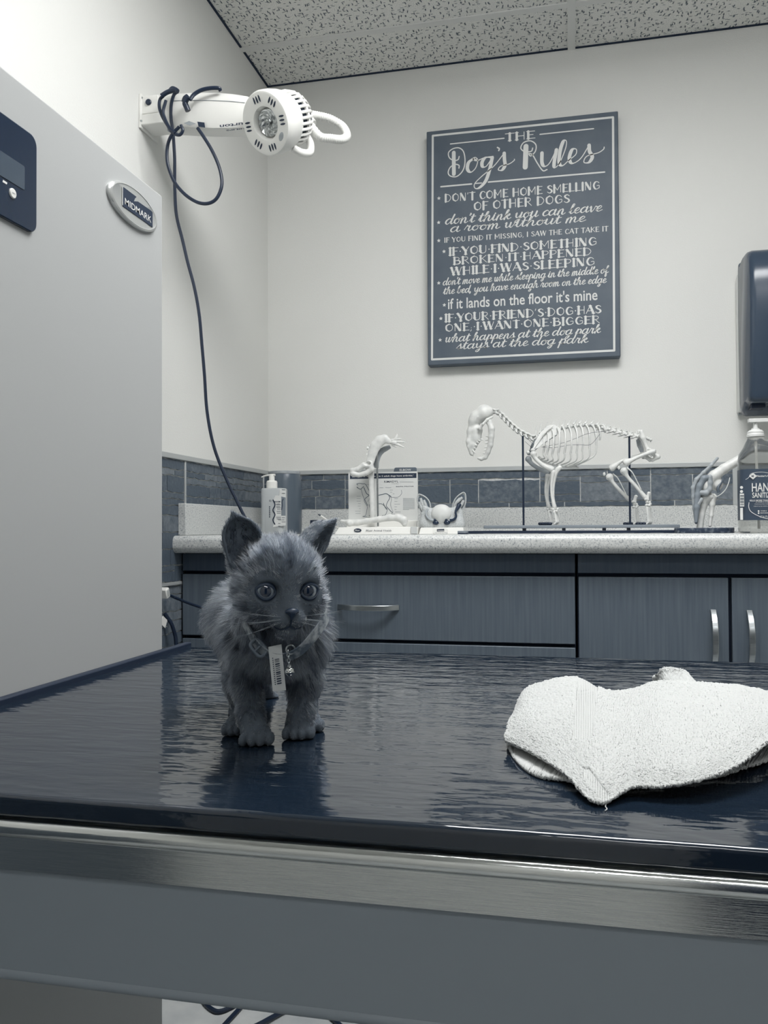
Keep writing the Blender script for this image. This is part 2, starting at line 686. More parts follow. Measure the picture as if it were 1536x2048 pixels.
RL = []
for u0, u1 in ((-.604, -.066), (-.058, -.008)):
    RL += ashlar(u0, u1, SPL + .001, TT0, rnd)
RL += ashlar(-.83, -.612, .804, TT0, rnd)
RL += ashlar(-1.05, -.83, .0, TT0, rnd) + ashlar(-.83, -.615, .1, .796, rnd) + ashlar(-.66, -.612, .90, TT0, rnd)[:0]
RL += ashlar(-3.4, -2.1, .0, TT0, rnd)
left_face = lambda u, z, d: np.array((.002 + d, u, z))
structure(MB().box((0, FY, 0), (.0035, 0, TT0)).build('wall_left_grout', M_GROUT))
stones('wall_left_tile', RL, left_face)
M_STRIP = mat('aluminium tile edge', .74, .4, metal=.35)
n = 10
for lo, hi in (((0, -.012, TT0), (RX, 0, TT1)), ((0, FY, TT0), (.012, -.012, TT1)),
               ((0, -.6115, SPL), (.009, -.6045, TT0)), ((0, -.0655, SPL), (.009, -.0585, TT0)),
               ((1.388, -.009, SPL), (1.404, 0, TT0)), ((0, -1.05, .796), (.012, -.636, .804))):
    n += 1
    structure(MB().box(lo, hi).build('trim_%d' % n, M_STRIP, bevel=.0012))
M_DOOR = mat('dark door for reflection', .06, .4, v2=.1, scale=12, stretch=(14, 14, 1))
d = MB().box((1.2, FY, 0), (2.1, FY + .04, 2.03)).build('added_dark_door', M_DOOR)  # unseen door, added to darken the steel band's reflection
structure(d)
MB().tube([(1.28, FY + .04, 1.0), (1.28, FY + .09, 1.0), (1.4, FY + .09, 1.0)], .009).build('handle', M_CHROME, d, smooth=True)

# =================================================================== COUNTER AND CABINETS
M_GRAN = mat('speckled laminate', .8, .35)
b_ = M_GRAN.node_tree.nodes['Principled BSDF']
tc = node(M_GRAN, 'ShaderNodeTexCoord')
nz = node(M_GRAN, 'ShaderNodeTexNoise', Scale=300.0, Detail=3.0, Roughness=.8)
link(M_GRAN, tc.outputs['Object'], nz.inputs['Vector'])
cr = node(M_GRAN, 'ShaderNodeValToRGB')
el = cr.color_ramp.elements
el[0].position, el[0].color = .34, tone(.3)
el[1].position, el[1].color = .41, tone(.74)
for p_, v_ in ((.55, .82), (.63, .85), (.7, .95)):
    e_ = el.new(p_)
    e_.color = tone(v_)
link(M_GRAN, nz.outputs['Fac'], cr.inputs[0])
link(M_GRAN, cr.outputs[0], b_.inputs['Base Color'])

CX1 = 2.9
top = thing('countertop', 'pale speckled laminate countertop with rounded front edge along the back wall', 'countertop', (1.4, -.33, .873))
prof = [(-.02, .9), (-.02, .915)]
for k in range(0, 8):
    a = PI / 2 * k / 7
    prof.append((-.661 - .014 * math.sin(a), .901 + .014 * math.cos(a)))
for k in range(0, 8):
    a = PI / 2 * k / 7
    prof.append((-.657 - .018 * math.cos(a), .891 - .018 * math.sin(a)))
prof += [(-.62, .873), (-.62, .9)]
MB().prism([(.006, y, z) for y, z in prof], (CX1, 0, 0)).build('worktop', M_GRAN, top, smooth=True)
mb = MB().prism([(.006, y, z) for y, z in ((-.0045, .9155), (-.0045, SPL), (-.022, SPL), (-.022, .93), (-.030, .9165), (-.030, .9155))], (CX1, 0, 0))
bsp = thing('backsplash', 'long low speckled upstand behind the countertop under the stone tiles', 'backsplash', (1.4, -.015, .9155))
mb.build('upstand', M_GRAN, bsp, bevel=.002)
ssp = thing('side_splash', 'short speckled upstand at the left end of the countertop against the left wall', 'backsplash', (.016, -.33, .9155))
MB().box((.006, -.645, .9155), (.026, -.0305, .994)).build('upstand', M_GRAN, ssp, bevel=.0015)

M_WOOD = mat('dark wood laminate', .35, .4, v2=.41, scale=7, stretch=(26, 26, .8), detail=6, lo=.3, hi=.7)
M_WOODDARK = mat('dark wood carcass', .24, .5, v2=.28, scale=7, stretch=(22, 22, 1), detail=5)
M_GAP = mat('cabinet interior', .04, .8)


def bow_handle(c, axis, half, rise, parent, name='handle'):
    """flat bowed bar pull centred on the door face at c"""
    ax = np.asarray(axis, float)
    out = np.array((0, -1., 0))
    side = np.cross(ax, out)
    P, Q = [], []
    mb = MB()
    k = 14
    secs = []
    for i in range(k + 1):
        s = -1 + 2 * i / k
        p = np.asarray(c) + ax * half * s + out * (rise * (1 - abs(s) ** 2.6))
        w = .0062
        th = .003
        tn = ax * half + out * (-rise * 2.6 * abs(s) ** 1.6 * np.sign(s))
        tn /= np.linalg.norm(tn)
        nn = np.cross(side, tn)
        secs.append([p + side * w + nn * th, p - side * w + nn * th, p - side * w - nn * th, p + side * w - nn * th])
    V = np.array(secs).reshape(-1, 3)
    F = [(0, 1, 2, 3), (4 * k + 3, 4 * k + 2, 4 * k + 1, 4 * k)]
    for i in range(k):
        for j in range(4):
            F.append((4 * i + j, 4 * i + (j + 1) % 4, 4 * i + 4 + (j + 1) % 4, 4 * i + 4 + j))
    mb.add(V, F)
    return mb.build(name, M_CHROME, parent, bevel=.0012)


YF = -.633
c1 = thing('drawer_cabinet', 'dark wood base cabinet with stacked wide drawers under the counter beside the left wall', 'cabinet', (.475, -.32, 0), 'base cabinets under the counter')
mb = MB().box((.010, YF + .021, .1), (.951, -.03, .872))
mb.box((.010, YF + .07, 0), (.951, -.03, .1))
mb.build('carcass', M_GAP, c1)
MB().box((.0105, YF + .003, .829), (.9505, YF + .021, .871)).build('top_rail', M_WOODDARK, c1, bevel=.001)
for z0, z1 in ((.672, .821), (.388, .664), (.108, .380)):
    d = MB().box((.0115, YF, z0), (.9495, YF + .02, z1)).build('drawer', M_WOOD, c1, bevel=.0015)
    bow_handle((.48, YF, .747 if z0 > .6 else (z0 + z1) / 2 + .05), (1, 0, 0), .072, .028, d)
c2 = thing('door_cabinet', 'dark wood base cabinet with plain doors and upright bar handles under the counter', 'cabinet', (1.93, -.32, 0), 'base cabinets under the counter')
mb = MB().box((.955, YF + .021, .1), (CX1, -.03, .872))
mb.box((.955, YF + .07, 0), (CX1, -.03, .1))
mb.build('carcass', M_GAP, c2)
MB().box((.9565, YF + .003, .829), (CX1 - .001, YF + .021, .871)).build('top_rail', M_WOODDARK, c2, bevel=.001)
for x0, x1, hx in ((.9575, 1.268, 1.237), (1.275, 1.6175, 1.309), (1.6235, 2.258, 2.225), (2.264, CX1 - .002, 2.298)):
    d = MB().box((x0, YF, .108), (x1, YF + .02, .821)).build('door', M_WOOD, c2, bevel=.0015)
    bow_handle((hx, YF, .69), (0, 0, 1), .062, .03, d)


# =================================================================== WALL COLUMN AND EXAM TABLE
M_ENAMEL = mat('off white enamel', .68, .42, spec=.4, color=tuple(s2l(np.array((170, 172, 172)) / 255)) + (1.0,))
M_ENAMELGREY = mat('grey enamel', .55, .45, spec=.4)
M_GLOSSBLACK = mat('gloss black panel', .1, .18)
M_LCD = mat('grey liquid crystal window', .3, .12)
PX = .352                                       # face of the column
col = thing('lift_column', 'tall off-white lift column of the exam table against the left wall', 'lift column', (.176, -1.7, 0))
MB().box((.002, -2.005, .0), (PX, -1.396, 1.429)).build('housing', M_ENAMEL, col, bevel=.0025, bseg=3)


def rounded(y0, y1, z0, z1, r, x, n=6):
    P = []
    for cy_, cz_, a0 in ((y1 - r, z1 - r, 0), (y0 + r, z1 - r, PI / 2), (y0 + r, z0 + r, PI), (y1 - r, z0 + r, 1.5 * PI)):
        for k in range(n + 1):
            a = a0 + PI / 2 * k / n
            P.append((x, cy_ + r * math.cos(a), cz_ + r * math.sin(a)))
    return P


disp = MB().prism(rounded(-1.885, -1.7055, 1.265, 1.376, .012, PX - .001), (.0055, 0, 0)).build('control_panel', M_GLOSSBLACK, col, bevel=.0012)
MB().prism(rounded(-1.85, -1.7285, 1.307, 1.3335, .002, PX + .004), (.0012, 0, 0)).build('display_window', M_LCD, disp)
ux, uz = np.array((0, 1., 0)), np.array((0, 0, 1.))
for yb, s in ((-1.749, 'ZERO'),):
    bt = MB().lathe([(.0055, 0), (.0055, .0014), (.0047, .0022), (0.0001, .0023)], (PX + .0042, yb, 1.2955), (1, 0, 0), 24).build('button', M_WHITE, disp, smooth=True)
mb = MB()
for yb, s in ((-1.749, 'ZERO'),):
    put_text(mb, s, (PX + .0067, yb, 1.2945), ux, uz, width=.0062, height=.0017, align='c')
mb.build('button_print', M_INK, disp)
mb = MB()
mb.add([(PX + .0049, -1.7655, 1.3015), (PX + .0049, -1.7585, 1.3015), (PX + .0049, -1.7575, 1.3038), (PX + .0049, -1.7645, 1.3042)], [(0, 1, 2, 3)])
mb.build('panel_print', M_PRINT, disp)

# oval badge
bc = np.array((PX, -1.486, 1.3785))
mb = MB().lathe([(.0665, -.001), (.0665, .003), (.0645, .0048), (.060, .0058), (.058, .0050), (.0001, .0050)], bc, (1, 0, 0), 64, sx=1, sy=1)
Vb = mb.v[0]
Vb[:, 2] = bc[2] + (Vb[:, 2] - bc[2]) * .40
badge = mb.build('badge', mat('satin silver badge', .8, .3, metal=.6), col, smooth=True)
y0, y1, z0, z1 = -1.5195, -1.4375, 1.3672, 1.3945
plate = [(y0, z0), (y1, z0), (y1, z0 + .0215), (y1 - .004, z0 + .0225), (y0 + .040, z0 + .0215), (y0 + .031, z0 + .0185), (y0 + .0285, z0 + .017), (y0 + .0315, z0 + .0225), (y0 + .036, z0 + .0265), (y0, z0 + .0265)]
MB().prism([(PX + .005, a, b) for a, b in plate], (.0009, 0, 0)).build('badge_plate', M_INK, badge)
mb = MB()
put_text(mb, 'MIDMARK', (PX + .0062, y0 + .004, z0 + .0045), ux, uz, width=.0735, height=.0092, bold=.002)
mb.box((PX + .0055, y0 - .0022, z0 + .001), (PX + .0062, y0 - .0012, z0 + .0262))
mb.build('badge_lettering', M_PRINT, badge)

# ---- table
TZ = .747                                       # height of the table's top
TX0, TX1, TY0, TY1 = .3535, 1.56, -2.0325, -1.324
table = thing('exam_table', 'exam table with glossy black rippled top, steel edge band and grey apron', 'table', (.95, -1.68, 0))
M_TOP = mat('rippled gloss black top', .10, .055, spec=.5, ior=1.62, color=tuple(s2l(np.array((24, 35, 48)) / 255)) + (1.0,))
b_ = M_TOP.node_tree.nodes['Principled BSDF']
tc = node(M_TOP, 'ShaderNodeTexCoord')
hs = []
for sc_, st, dist in ((58., (.28, 1, 1), .00095), (150., (.4, 1, 1), .00022)):
    mp = node(M_TOP, 'ShaderNodeMapping')
    mp.inputs['Scale'].default_value = st
    mp.inputs['Rotation'].default_value = (0, 0, .08)
    link(M_TOP, tc.outputs['Object'], mp.inputs['Vector'])
    nz = node(M_TOP, 'ShaderNodeTexNoise', Scale=sc_, Detail=1.5, Distortion=.4)
    link(M_TOP, mp.outputs[0], nz.inputs['Vector'])
    bp = node(M_TOP, 'ShaderNodeBump')
    bp.inputs['Distance'].default_value = dist
    link(M_TOP, nz.outputs['Fac'], bp.inputs['Height'])
    if hs:
        link(M_TOP, hs[-1], bp.inputs['Normal'])
    hs.append(bp.outputs[0])
link(M_TOP, hs[-1], b_.inputs['Normal'])
pad = MB().box((TX0, TY0, TZ - .0165), (TX1, TY1, TZ)).build('table_top', M_TOP, table, bevel=.004, bseg=3)
mb = MB().box((TX0, -1.99, TZ - .012), (TX0 + .0105, TY1 + .001, TZ + .0075))
mb.build('edge_bumper', M_RUBBER, table, bevel=.002)
mb = MB()
mb.tube([(TX0 + .002, TY0 - .0005, TZ - .0222), (TX1, TY0 - .0005, TZ - .0222)], .0060, 28)
mb.box((TX0, TY0 + .004, TZ - .053), (TX1, TY1 - .004, TZ - .0165))
mb.box((TX0, TY0 + .0033, TZ - .0275), (TX1, TY0 + .0045, TZ - .0165))
M_BAND = mat('brushed stainless band', .82, .10, metal=1., v2=.77, scale=40, stretch=(1, 40, 40), bump=.00006, bscale=45)
mb.build('steel_band', M_BAND, table, smooth=True)
MB().box((TX0 + .001, TY0 + .0062, .6225), (TX1 - .001, TY1 - .006, TZ - .0535)).build('apron', M_ENAMELGREY, table, bevel=.001)
mb = MB().tube([(TX0 + .001, TY0 + .0085, .6205), (TX1 - .001, TY0 + .0085, .6205)], .0042, 14)
mb.build('apron_lip', M_ENAMELGREY, table, smooth=True)
MB().box((PX - .01, -1.75, .56), (1.35, -1.60, .623)).build('support_arm', M_ENAMELGREY, table, bevel=.004)


# =================================================================== WALL LAMP
def L3(x, y, t):                                # measured on the lamp close-up, at distance t from the camera
    return atT(260 + x / 3.339, 150 + y / 3.339, t)


M_LAMPW = mat('lamp white plastic', .9, .35)
M_CORD = mat('black cord', .04, .42)
LY = -.79                                       # the arm's plane
lamp = thing('exam_lamp', 'white swing-arm exam lamp with gooseneck and black cord on the left wall', 'lamp', (0.0, LY, 1.83))
mb = MB().box((0, -.827, 1.836), (.006, -.742, 1.914))
mb.build('wall_plate', M_LAMPW, lamp, bevel=.0015)
mb = MB().box((.004, -.822, 1.868), (.046, -.760, 1.909)).box((.004, -.826, 1.842), (.062, -.766, 1.866)).box((.040, -.815, 1.862), (.060, -.765, 1.905))
br = mb.build('bracket', M_LAMPW, lamp, bevel=.002)
MB().lathe([(.0068, 0), (.0068, .003), (.0055, .0042), (.0001, .0042)], (.0225, -.8222, 1.893), (0, -1, 0), 20).build('knob', M_BLACK, br, smooth=True)
for z in (1.851, 1.905):
    MB().lathe([(.0026, 0), (.0022, .0014), (.0001, .0014)], (.006, -.8235 if z > 1.88 else -.826, z), (0, -1, .0), 10).build('screw', M_CHROME, br)
MB().lathe([(.013, -.036), (.013, .036)], (.066, LY, 1.875), (0, 0, 1), 20).build('pivot', M_BONE_GREY, lamp, smooth=True)


def loft(mb, rings):
    m = len(rings[0])
    V = np.vstack(rings)
    F = [tuple(range(m))[::-1], tuple((len(rings) - 1) * m + k for k in range(m))]
    for i in range(len(rings) - 1):
        for k in range(m):
            F.append((i * m + k, i * m + (k + 1) % m, (i + 1) * m + (k + 1) % m, (i + 1) * m + k))
    return mb.add(V, F)


za = {}                                        # arm outline, measured: x -> top, bottom
rings = []
for xp, yt, yb in ((235, 128, 330), (290, 122, 345), (420, 114, 352), (560, 114, 356), (680, 122, 356), (780, 138, 352), (860, 165, 340), (900, 200, 320)):
    a, b_p = L3(xp, yt, CAM[1] * -1 + LY - .02), L3(xp, yb, CAM[1] * -1 + LY - .02)
    x = a[0]
    top, bot = a[2], b_p[2]
    h = top - bot
    hw = .031 if xp < 840 else (.026 if xp < 880 else .018)
    sec = [(-hw * .55, top), (-hw * .9, top - .08 * h), (-hw, top - .3 * h), (-hw * .98, bot + .32 * h), (-hw * .72, bot), (hw * .72, bot), (hw * .98, bot + .32 * h), (hw, top - .3 * h), (hw * .9, top - .08 * h), (hw * .55, top)]
    rings.append([(x, LY + y, z) for y, z in sec])
mb = MB()
loft(mb, rings)
arm = mb.build('arm', M_LAMPW, lamp, smooth=True, angle=50)
mb = MB().tube([np.array(r[2]) + (0, -.0004, .0) for r in rings[1:6]], .0007, 6)
mb.build('seam', M_BONE_GREY, arm)
yf = LY - .0285
pm = lambda x, y: atY(260 + x / 3.339, 150 + y / 3.339, yf)
mb = MB()
a, b_p, c, d = pm(450, 312), pm(497, 318), pm(502, 352), pm(458, 345)
mb.prism([a, b_p, c, d], (0, -.0006, 0))
mb.build('arm_mark', M_INK, arm)
mb = MB()
u_r, u_d = np.array((-1., 0, 0)), np.array((0, 0, -1.))
p0 = pm(790, 313)
put_text(mb, 'burton', p0 + (0, -.0006, 0), u_r, u_d, width=abs(pm(600, 315)[0] - p0[0]), height=.0075, bold=.02)
mb.build('arm_lettering', M_INK, arm)
mb = MB()
p0 = pm(790, 346)
put_text(mb, 'PHILIPS', p0 + (0, .002, 0), u_r, u_d, width=abs(pm(640, 346)[0] - p0[0]), height=.0032, bold=.02)
mb.build('arm_lettering', M_INK, arm)
mb = MB().prism([pm(x, y) for x, y in ((360, 322), (395, 308), (440, 325), (400, 338))], (0, -.0005, 0))
mb.build('arm_emblem', M_BONE_GREY, arm)

# head
HC = L3(903, 324, 1.69)                          # centre of the front rim
v = ray(260 + 903 / 3.339, 150 + 324 / 3.339)
v = v / np.linalg.norm(v)
HN = -v * math.cos(.70) - CR * math.sin(.70) * .985 - CU * .12
HN /= np.linalg.norm(HN)
HX = np.cross((0, 0, 1.), HN)
HX /= np.linalg.norm(HX)
HY = np.cross(HN, HX)
R0 = .0655
mb = MB().lathe([(R0 * .86, -.060), (R0 * .97, -.040), (R0, -.020), (R0, -.006), (R0 * .955, .0), (R0 * .90, .0015), (.0335, -.001), (.032, -.004), (.029, -.020), (.0275, -.022), (.0001, -.022)], HC, HN, 72)
head = mb.build('lamp_head', M_LAMPW, lamp, smooth=True)
for gdeg in (92, 42, -8, 270, 222, 172):
    for k in (-1, 0, 1):
        a = math.radians(gdeg + k * 9.0)
        dr = HX * math.cos(a) + HY * math.sin(a)
        tg = -HX * math.sin(a) + HY * math.cos(a)
        rad = HX * math.cos(math.radians(gdeg)) + HY * math.sin(math.radians(gdeg))
        c0 = HC + dr * (.0485 + .001 * abs(k)) + HN * .0009
        mb = MB().ball((0, 0, 0), (.0075, .0021, .0012), 14, 8)
        V = mb.v[-1]
        tt = np.cross(HN, rad)
        mb.v[-1] = c0 + np.outer(V[:, 0], rad) + np.outer(V[:, 1], tt) + np.outer(V[:, 2], HN)
        mb.build('vent_slot', M_INK, head)
a = math.radians(-48)
mb = MB().ball((0, 0, 0), (.010, .006, .0016), 18, 8)
dr = HX * math.cos(a) + HY * math.sin(a)
tg = np.cross(HN, dr)
mb.v[-1] = HC + dr * .048 + HN * .0006 + np.outer(mb.v[-1][:, 1], dr) + np.outer(mb.v[-1][:, 0], tg) + np.outer(mb.v[-1][:, 2], HN)
mb.build('emblem_pad', M_BONE_GREY, head, smooth=True)
# faceted reflector behind glass
mb = MB()
n_r, n_a = 5, 22
G = []
for i in range(n_r + 1):
    for k in range(n_a):
        a = 2 * PI * (k + .5 * (i % 2)) / n_a
        r_ = .0265 * (i / n_r) ** .9 + .001
        dz = -.022 + .0022 * ((i + k) % 2) + .008 * (i / n_r) ** 2 - .004
        G.append(HC + (HX * math.cos(a) + HY * math.sin(a)) * r_ + HN * (dz + .006))
F = []
for i in range(n_r):
    for k in range(n_a):
        F.append((i * n_a + k, i * n_a + (k + 1) % n_a, (i + 1) * n_a + (k + 1) % n_a))
        F.append((i * n_a + k, (i + 1) * n_a + (k + 1) % n_a, (i + 1) * n_a + k))
mb.add(G, F)
mb.build('reflector', mat('faceted reflector', .75, .18, metal=.85), head)
# ribbed rear housing
mb = MB().lathe([(R0 * .80, -.058), (R0 * .78, -.092), (R0 * .66, -.106), (R0 * .4, -.112), (.0001, -.113)], HC, HN, 48)
mb.build('rear_housing', M_INK, lamp, smooth=True)
mb = MB()
for k in range(30):
    a = 2 * PI * k / 30
    dr = HX * math.cos(a) + HY * math.sin(a)
    mb.tube([HC + dr * R0 * .84 - HN * .050, HC + dr * R0 * .86 - HN * .075, HC + dr * R0 * .82 - HN * .092, HC + dr * R0 * .66 - HN * .108, HC + dr * R0 * .45 - HN * .1145], .0034, 8)
mb.lathe([(R0 * .46, -.108), (R0 * .46, -.117), (.0001, -.119)], HC, HN, 32)
mb.lathe([(R0 * .83, -.087), (R0 * .86, -.086), (R0 * .86, -.080), (R0 * .83, -.079)], HC, HN, 48)
mb.build('rear_grille', M_LAMPW, lamp, smooth=True)
# yoke under the head
yk = [HC - HN * .05 - HY * .060 + HX * .012, HC - HN * .062 - HY * .074 + HX * .02, HC - HN * .088 - HY * .078 + HX * .022, HC - HN * .108 - HY * .060 + HX * .015, HC - HN * .112 - HY * .035 + HX * .005]
MB().tube(yk, .0085, 14, smooth=6).build('yoke', M_LAMPW, lamp, smooth=True)
# gooseneck
b0 = HC - HN * .112
neck = np.array([b0 - HN * .0, b0 - HN * .02, L3(1260, 405, 1.80), L3(1340, 424, 1.81), L3(1415, 430, 1.83), L3(1448, 405, 1.86), L3(1420, 345, 1.88), L3(1340, 295, 1.875), L3(1250, 272, 1.86), L3(1150, 262, 1.83), L3(1010, 262, 1.79), (rings[-1][0][0] - .01, LY, (rings[-1][0][2] + rings[-1][4][2]) / 2)])
neck = catmull(neck, 26)
rr = .0092 + .0006 * np.sign(np.sin(np.arange(len(neck)) * PI / 2 + .3))
MB().tube(neck, rr, 16).build('gooseneck', M_LAMPW, lamp, smooth=True, angle=60)
MB().tube(neck[4:40], .0155, 20).build('neck_socket', M_LAMPW, lamp, smooth=True)

# cord: runs down to the counter, with a slack loop and turns around the bracket
def cpath(pts, t0, t1):
    m = len(pts)
    return catmull([L3(x, y, t0 + (t1 - t0) * i / (m - 1)) for i, (x, y) in enumerate(pts)], 10)


mb = MB()
main = [(262, 105), (285, 86), (318, 105), (292, 135), (275, 200), (274, 290), (286, 370), (292, 450), (298, 560), (298, 650), (299, 760), (310, 935), (350, 1100), (385, 1250), (430, 1420), (462, 1600), (480, 1800), (497, 2000), (515, 2250), (560, 2480), (640, 2690), (730, 2880), (800, 3020)]
cA = cpath(main, 1.71, 1.80)
mb.tube(cA, .0036, 10)
tail = catmull([cA[-1], atT(512, 1090, 1.80), atT(535, 1150, 1.78), atT(530, 1200, 1.77), atT(480, 1220, 1.76), atT(420, 1218, 1.78), atT(385, 1209, 1.80), atT(352, 1196, 1.83), atX(338, 1190, .03)], 8)
mb.tube(tail, .0034, 10)
lp = cpath([(222, 140), (200, 165), (196, 215), (215, 275), (250, 335), (285, 385), (330, 400), (352, 370), (340, 335)], 1.705, 1.70)
mb.tube(lp, .0036, 10)
lp = cpath([(240, 170), (222, 240), (232, 290), (262, 350), (300, 390)], 1.70, 1.70)
mb.tube(lp, .0036, 10)
lp = cpath([(330, 345), (280, 400), (254, 460), (246, 540), (258, 620), (300, 720), (370, 800), (450, 850), (520, 858), (575, 828), (608, 760), (612, 690), (590, 600), (545, 500), (490, 410), (452, 355)], 1.715, 1.735)
mb.tube(lp, .0038, 10)
lp = cpath([(210, 140), (250, 115), (300, 100), (320, 110)], 1.70, 1.70)
mb.tube(lp, .0052, 10)
mb.build('cord', M_CORD, lamp, smooth=True)
mb = MB().tube(cpath([(400, 165), (430, 128), (480, 100), (540, 88), (592, 88), (604, 104)], 1.70, 1.725), .0042, 10)
mb.tube(cpath([(385, 150), (368, 185), (378, 215), (388, 240)], 1.705, 1.71), [.0062] * 31, 12)
mb.tube(cpath([(388, 148), (372, 160), (364, 185)], 1.705, 1.708), .0072, 12)
mb.build('swivel_plug', M_BLACK, lamp, smooth=True)
pl = atX(329, 1186, .03)
e = pl - tail[-1]
plug = MB().box((-.010, -.008, -.012), (.010, .008, .012), Matrix.Translation(pl) @ Matrix.Rotation(.35, 4, 'X')).build('plug', M_WHITE, lamp, bevel=.003)
mb = MB()
for k in range(4):
    mb.box((.0098, -.0055 + k * .0034, -.007), (.0105, -.0043 + k * .0034, .008), Matrix.Translation(pl) @ Matrix.Rotation(.35, 4, 'X'))
mb.build('plug_ribs', M_BONE_GREY, plug)

# second cord on the left wall: the table's mains lead with a pale tag
tb = thing('power_cord', 'black mains cord with pale tag hanging down the tiled wall behind the white column', 'cord', (.05, -.72, .0))
pp = [(.016, -.735, .735), (.03, -.72, .70), (.035, -.712, .64), (.03, -.708, .45), (.03, -.70, .2), (.05, -.72, .03), (.12, -.78, .005), (.2, -.95, .005), (.27, -1.02, .005), (.31, -.98, .005), (.30, -1.12, .005), (.36, -1.06, .0085), (.42, -.97, .005), (.50, -1.0, .005), (.6, -1.12, .005), (.72, -1.3, .005)]
MB().tube(pp, .0045, 10, smooth=10).build('lead', M_CORD, tb, smooth=True)
g_ = atX(328, 1244, .032)
MB().box((-.001, -.012, -.010), (.0005, .012, .010), Matrix.Translation(g_) @ Matrix.Rotation(-.5, 4, 'X')).build('tag', M_WHITE, tb)

# floor cable near the column


# =================================================================== LETTERED SIGN
SY = -.040                                      # sign face
M_SIGN = mat('slate painted board', .31, .55, v2=.35, scale=14, detail=6)
M_PAINT = mat('pale sign paint', .84, .6)


def S(px, py):
    p = atY(px, py, SY - .0006)
    return np.array((p[0], p[2]))


sign = thing('lettered_sign', 'tall dark slate sign of hand-lettered dog rules hung on the back wall', 'sign', (.805, SY, 1.42))
SX0, SX1, SZ0, SZ1 = .5245, 1.085, 1.4205, 2.1325
MB().box((SX0, SY, SZ0), (SX1, -.001, SZ1)).build('board', M_SIGN, sign, bevel=.0025)


_lift = [0]


def ribbon(mb, P, W, lift=.0006):
    """flat brush stroke on the sign: centre line P (x, z), width per point"""
    P = np.asarray(P, float)
    if len(P) < 2:
        return
    _lift[0] = (_lift[0] + 1) % 40
    lift += _lift[0] * .00001
    T = np.gradient(P, axis=0)
    T /= np.linalg.norm(T, axis=1)[:, None] + 1e-12
    N = np.stack((-T[:, 1], T[:, 0]), 1)
    W = np.asarray(W, float)[:, None] / 2
    L, R = P + N * W, P - N * W
    ring = list(L)
    for s_, c, t, w in ((1, P[-1], T[-1], W[-1]), (-1, P[0], -T[0], W[0])):
        n_ = np.array((-t[1], t[0]))
        ring += [c + (n_ * math.cos(a) + t * math.sin(a)) * w for a in (PI / 4, PI / 2, PI * 3 / 4)]
        if s_ == 1:
            ring += list(R[::-1])
    m = len(P)
    V = [(x, SY - lift, z) for x, z in np.vstack((L, R))]
    o = mb.n
    F = [(i, i + 1, m + i + 1, m + i) for i in range(m - 1)]
    mb.add(V, F)
    for c, t, w in ((P[-1], T[-1], W[-1][0]), (P[0], -T[0], W[0][0])):
        n_ = np.array((-t[1], t[0]))
        fan = [c + (n_ * math.cos(a) + t * math.sin(a)) * w for a in np.linspace(0, PI, 7)]
        mb.add([(x, SY - lift - .000004, z) for x, z in fan], [tuple(range(7))])


def brush(mb, P, thin, thick, n=7, slant=0.0):
    """smooth pen stroke, thick where it runs downwards"""
    C = catmull(P, n) if len(P) > 2 else np.array([np.asarray(P[0]) * (1 - t) + np.asarray(P[1]) * t for t in np.linspace(0, 1, 5)])
    T = np.gradient(C, axis=0)
    T /= np.linalg.norm(T, axis=1)[:, None] + 1e-12
    d = np.clip(-T[:, 1] + .12, 0, 1) ** 1.2
    if len(d) > 4:
        d = np.convolve(np.pad(d, 2, mode='edge'), np.ones(5) / 5, 'valid')
    ribbon(mb, C, thin + (thick - thin) * d)


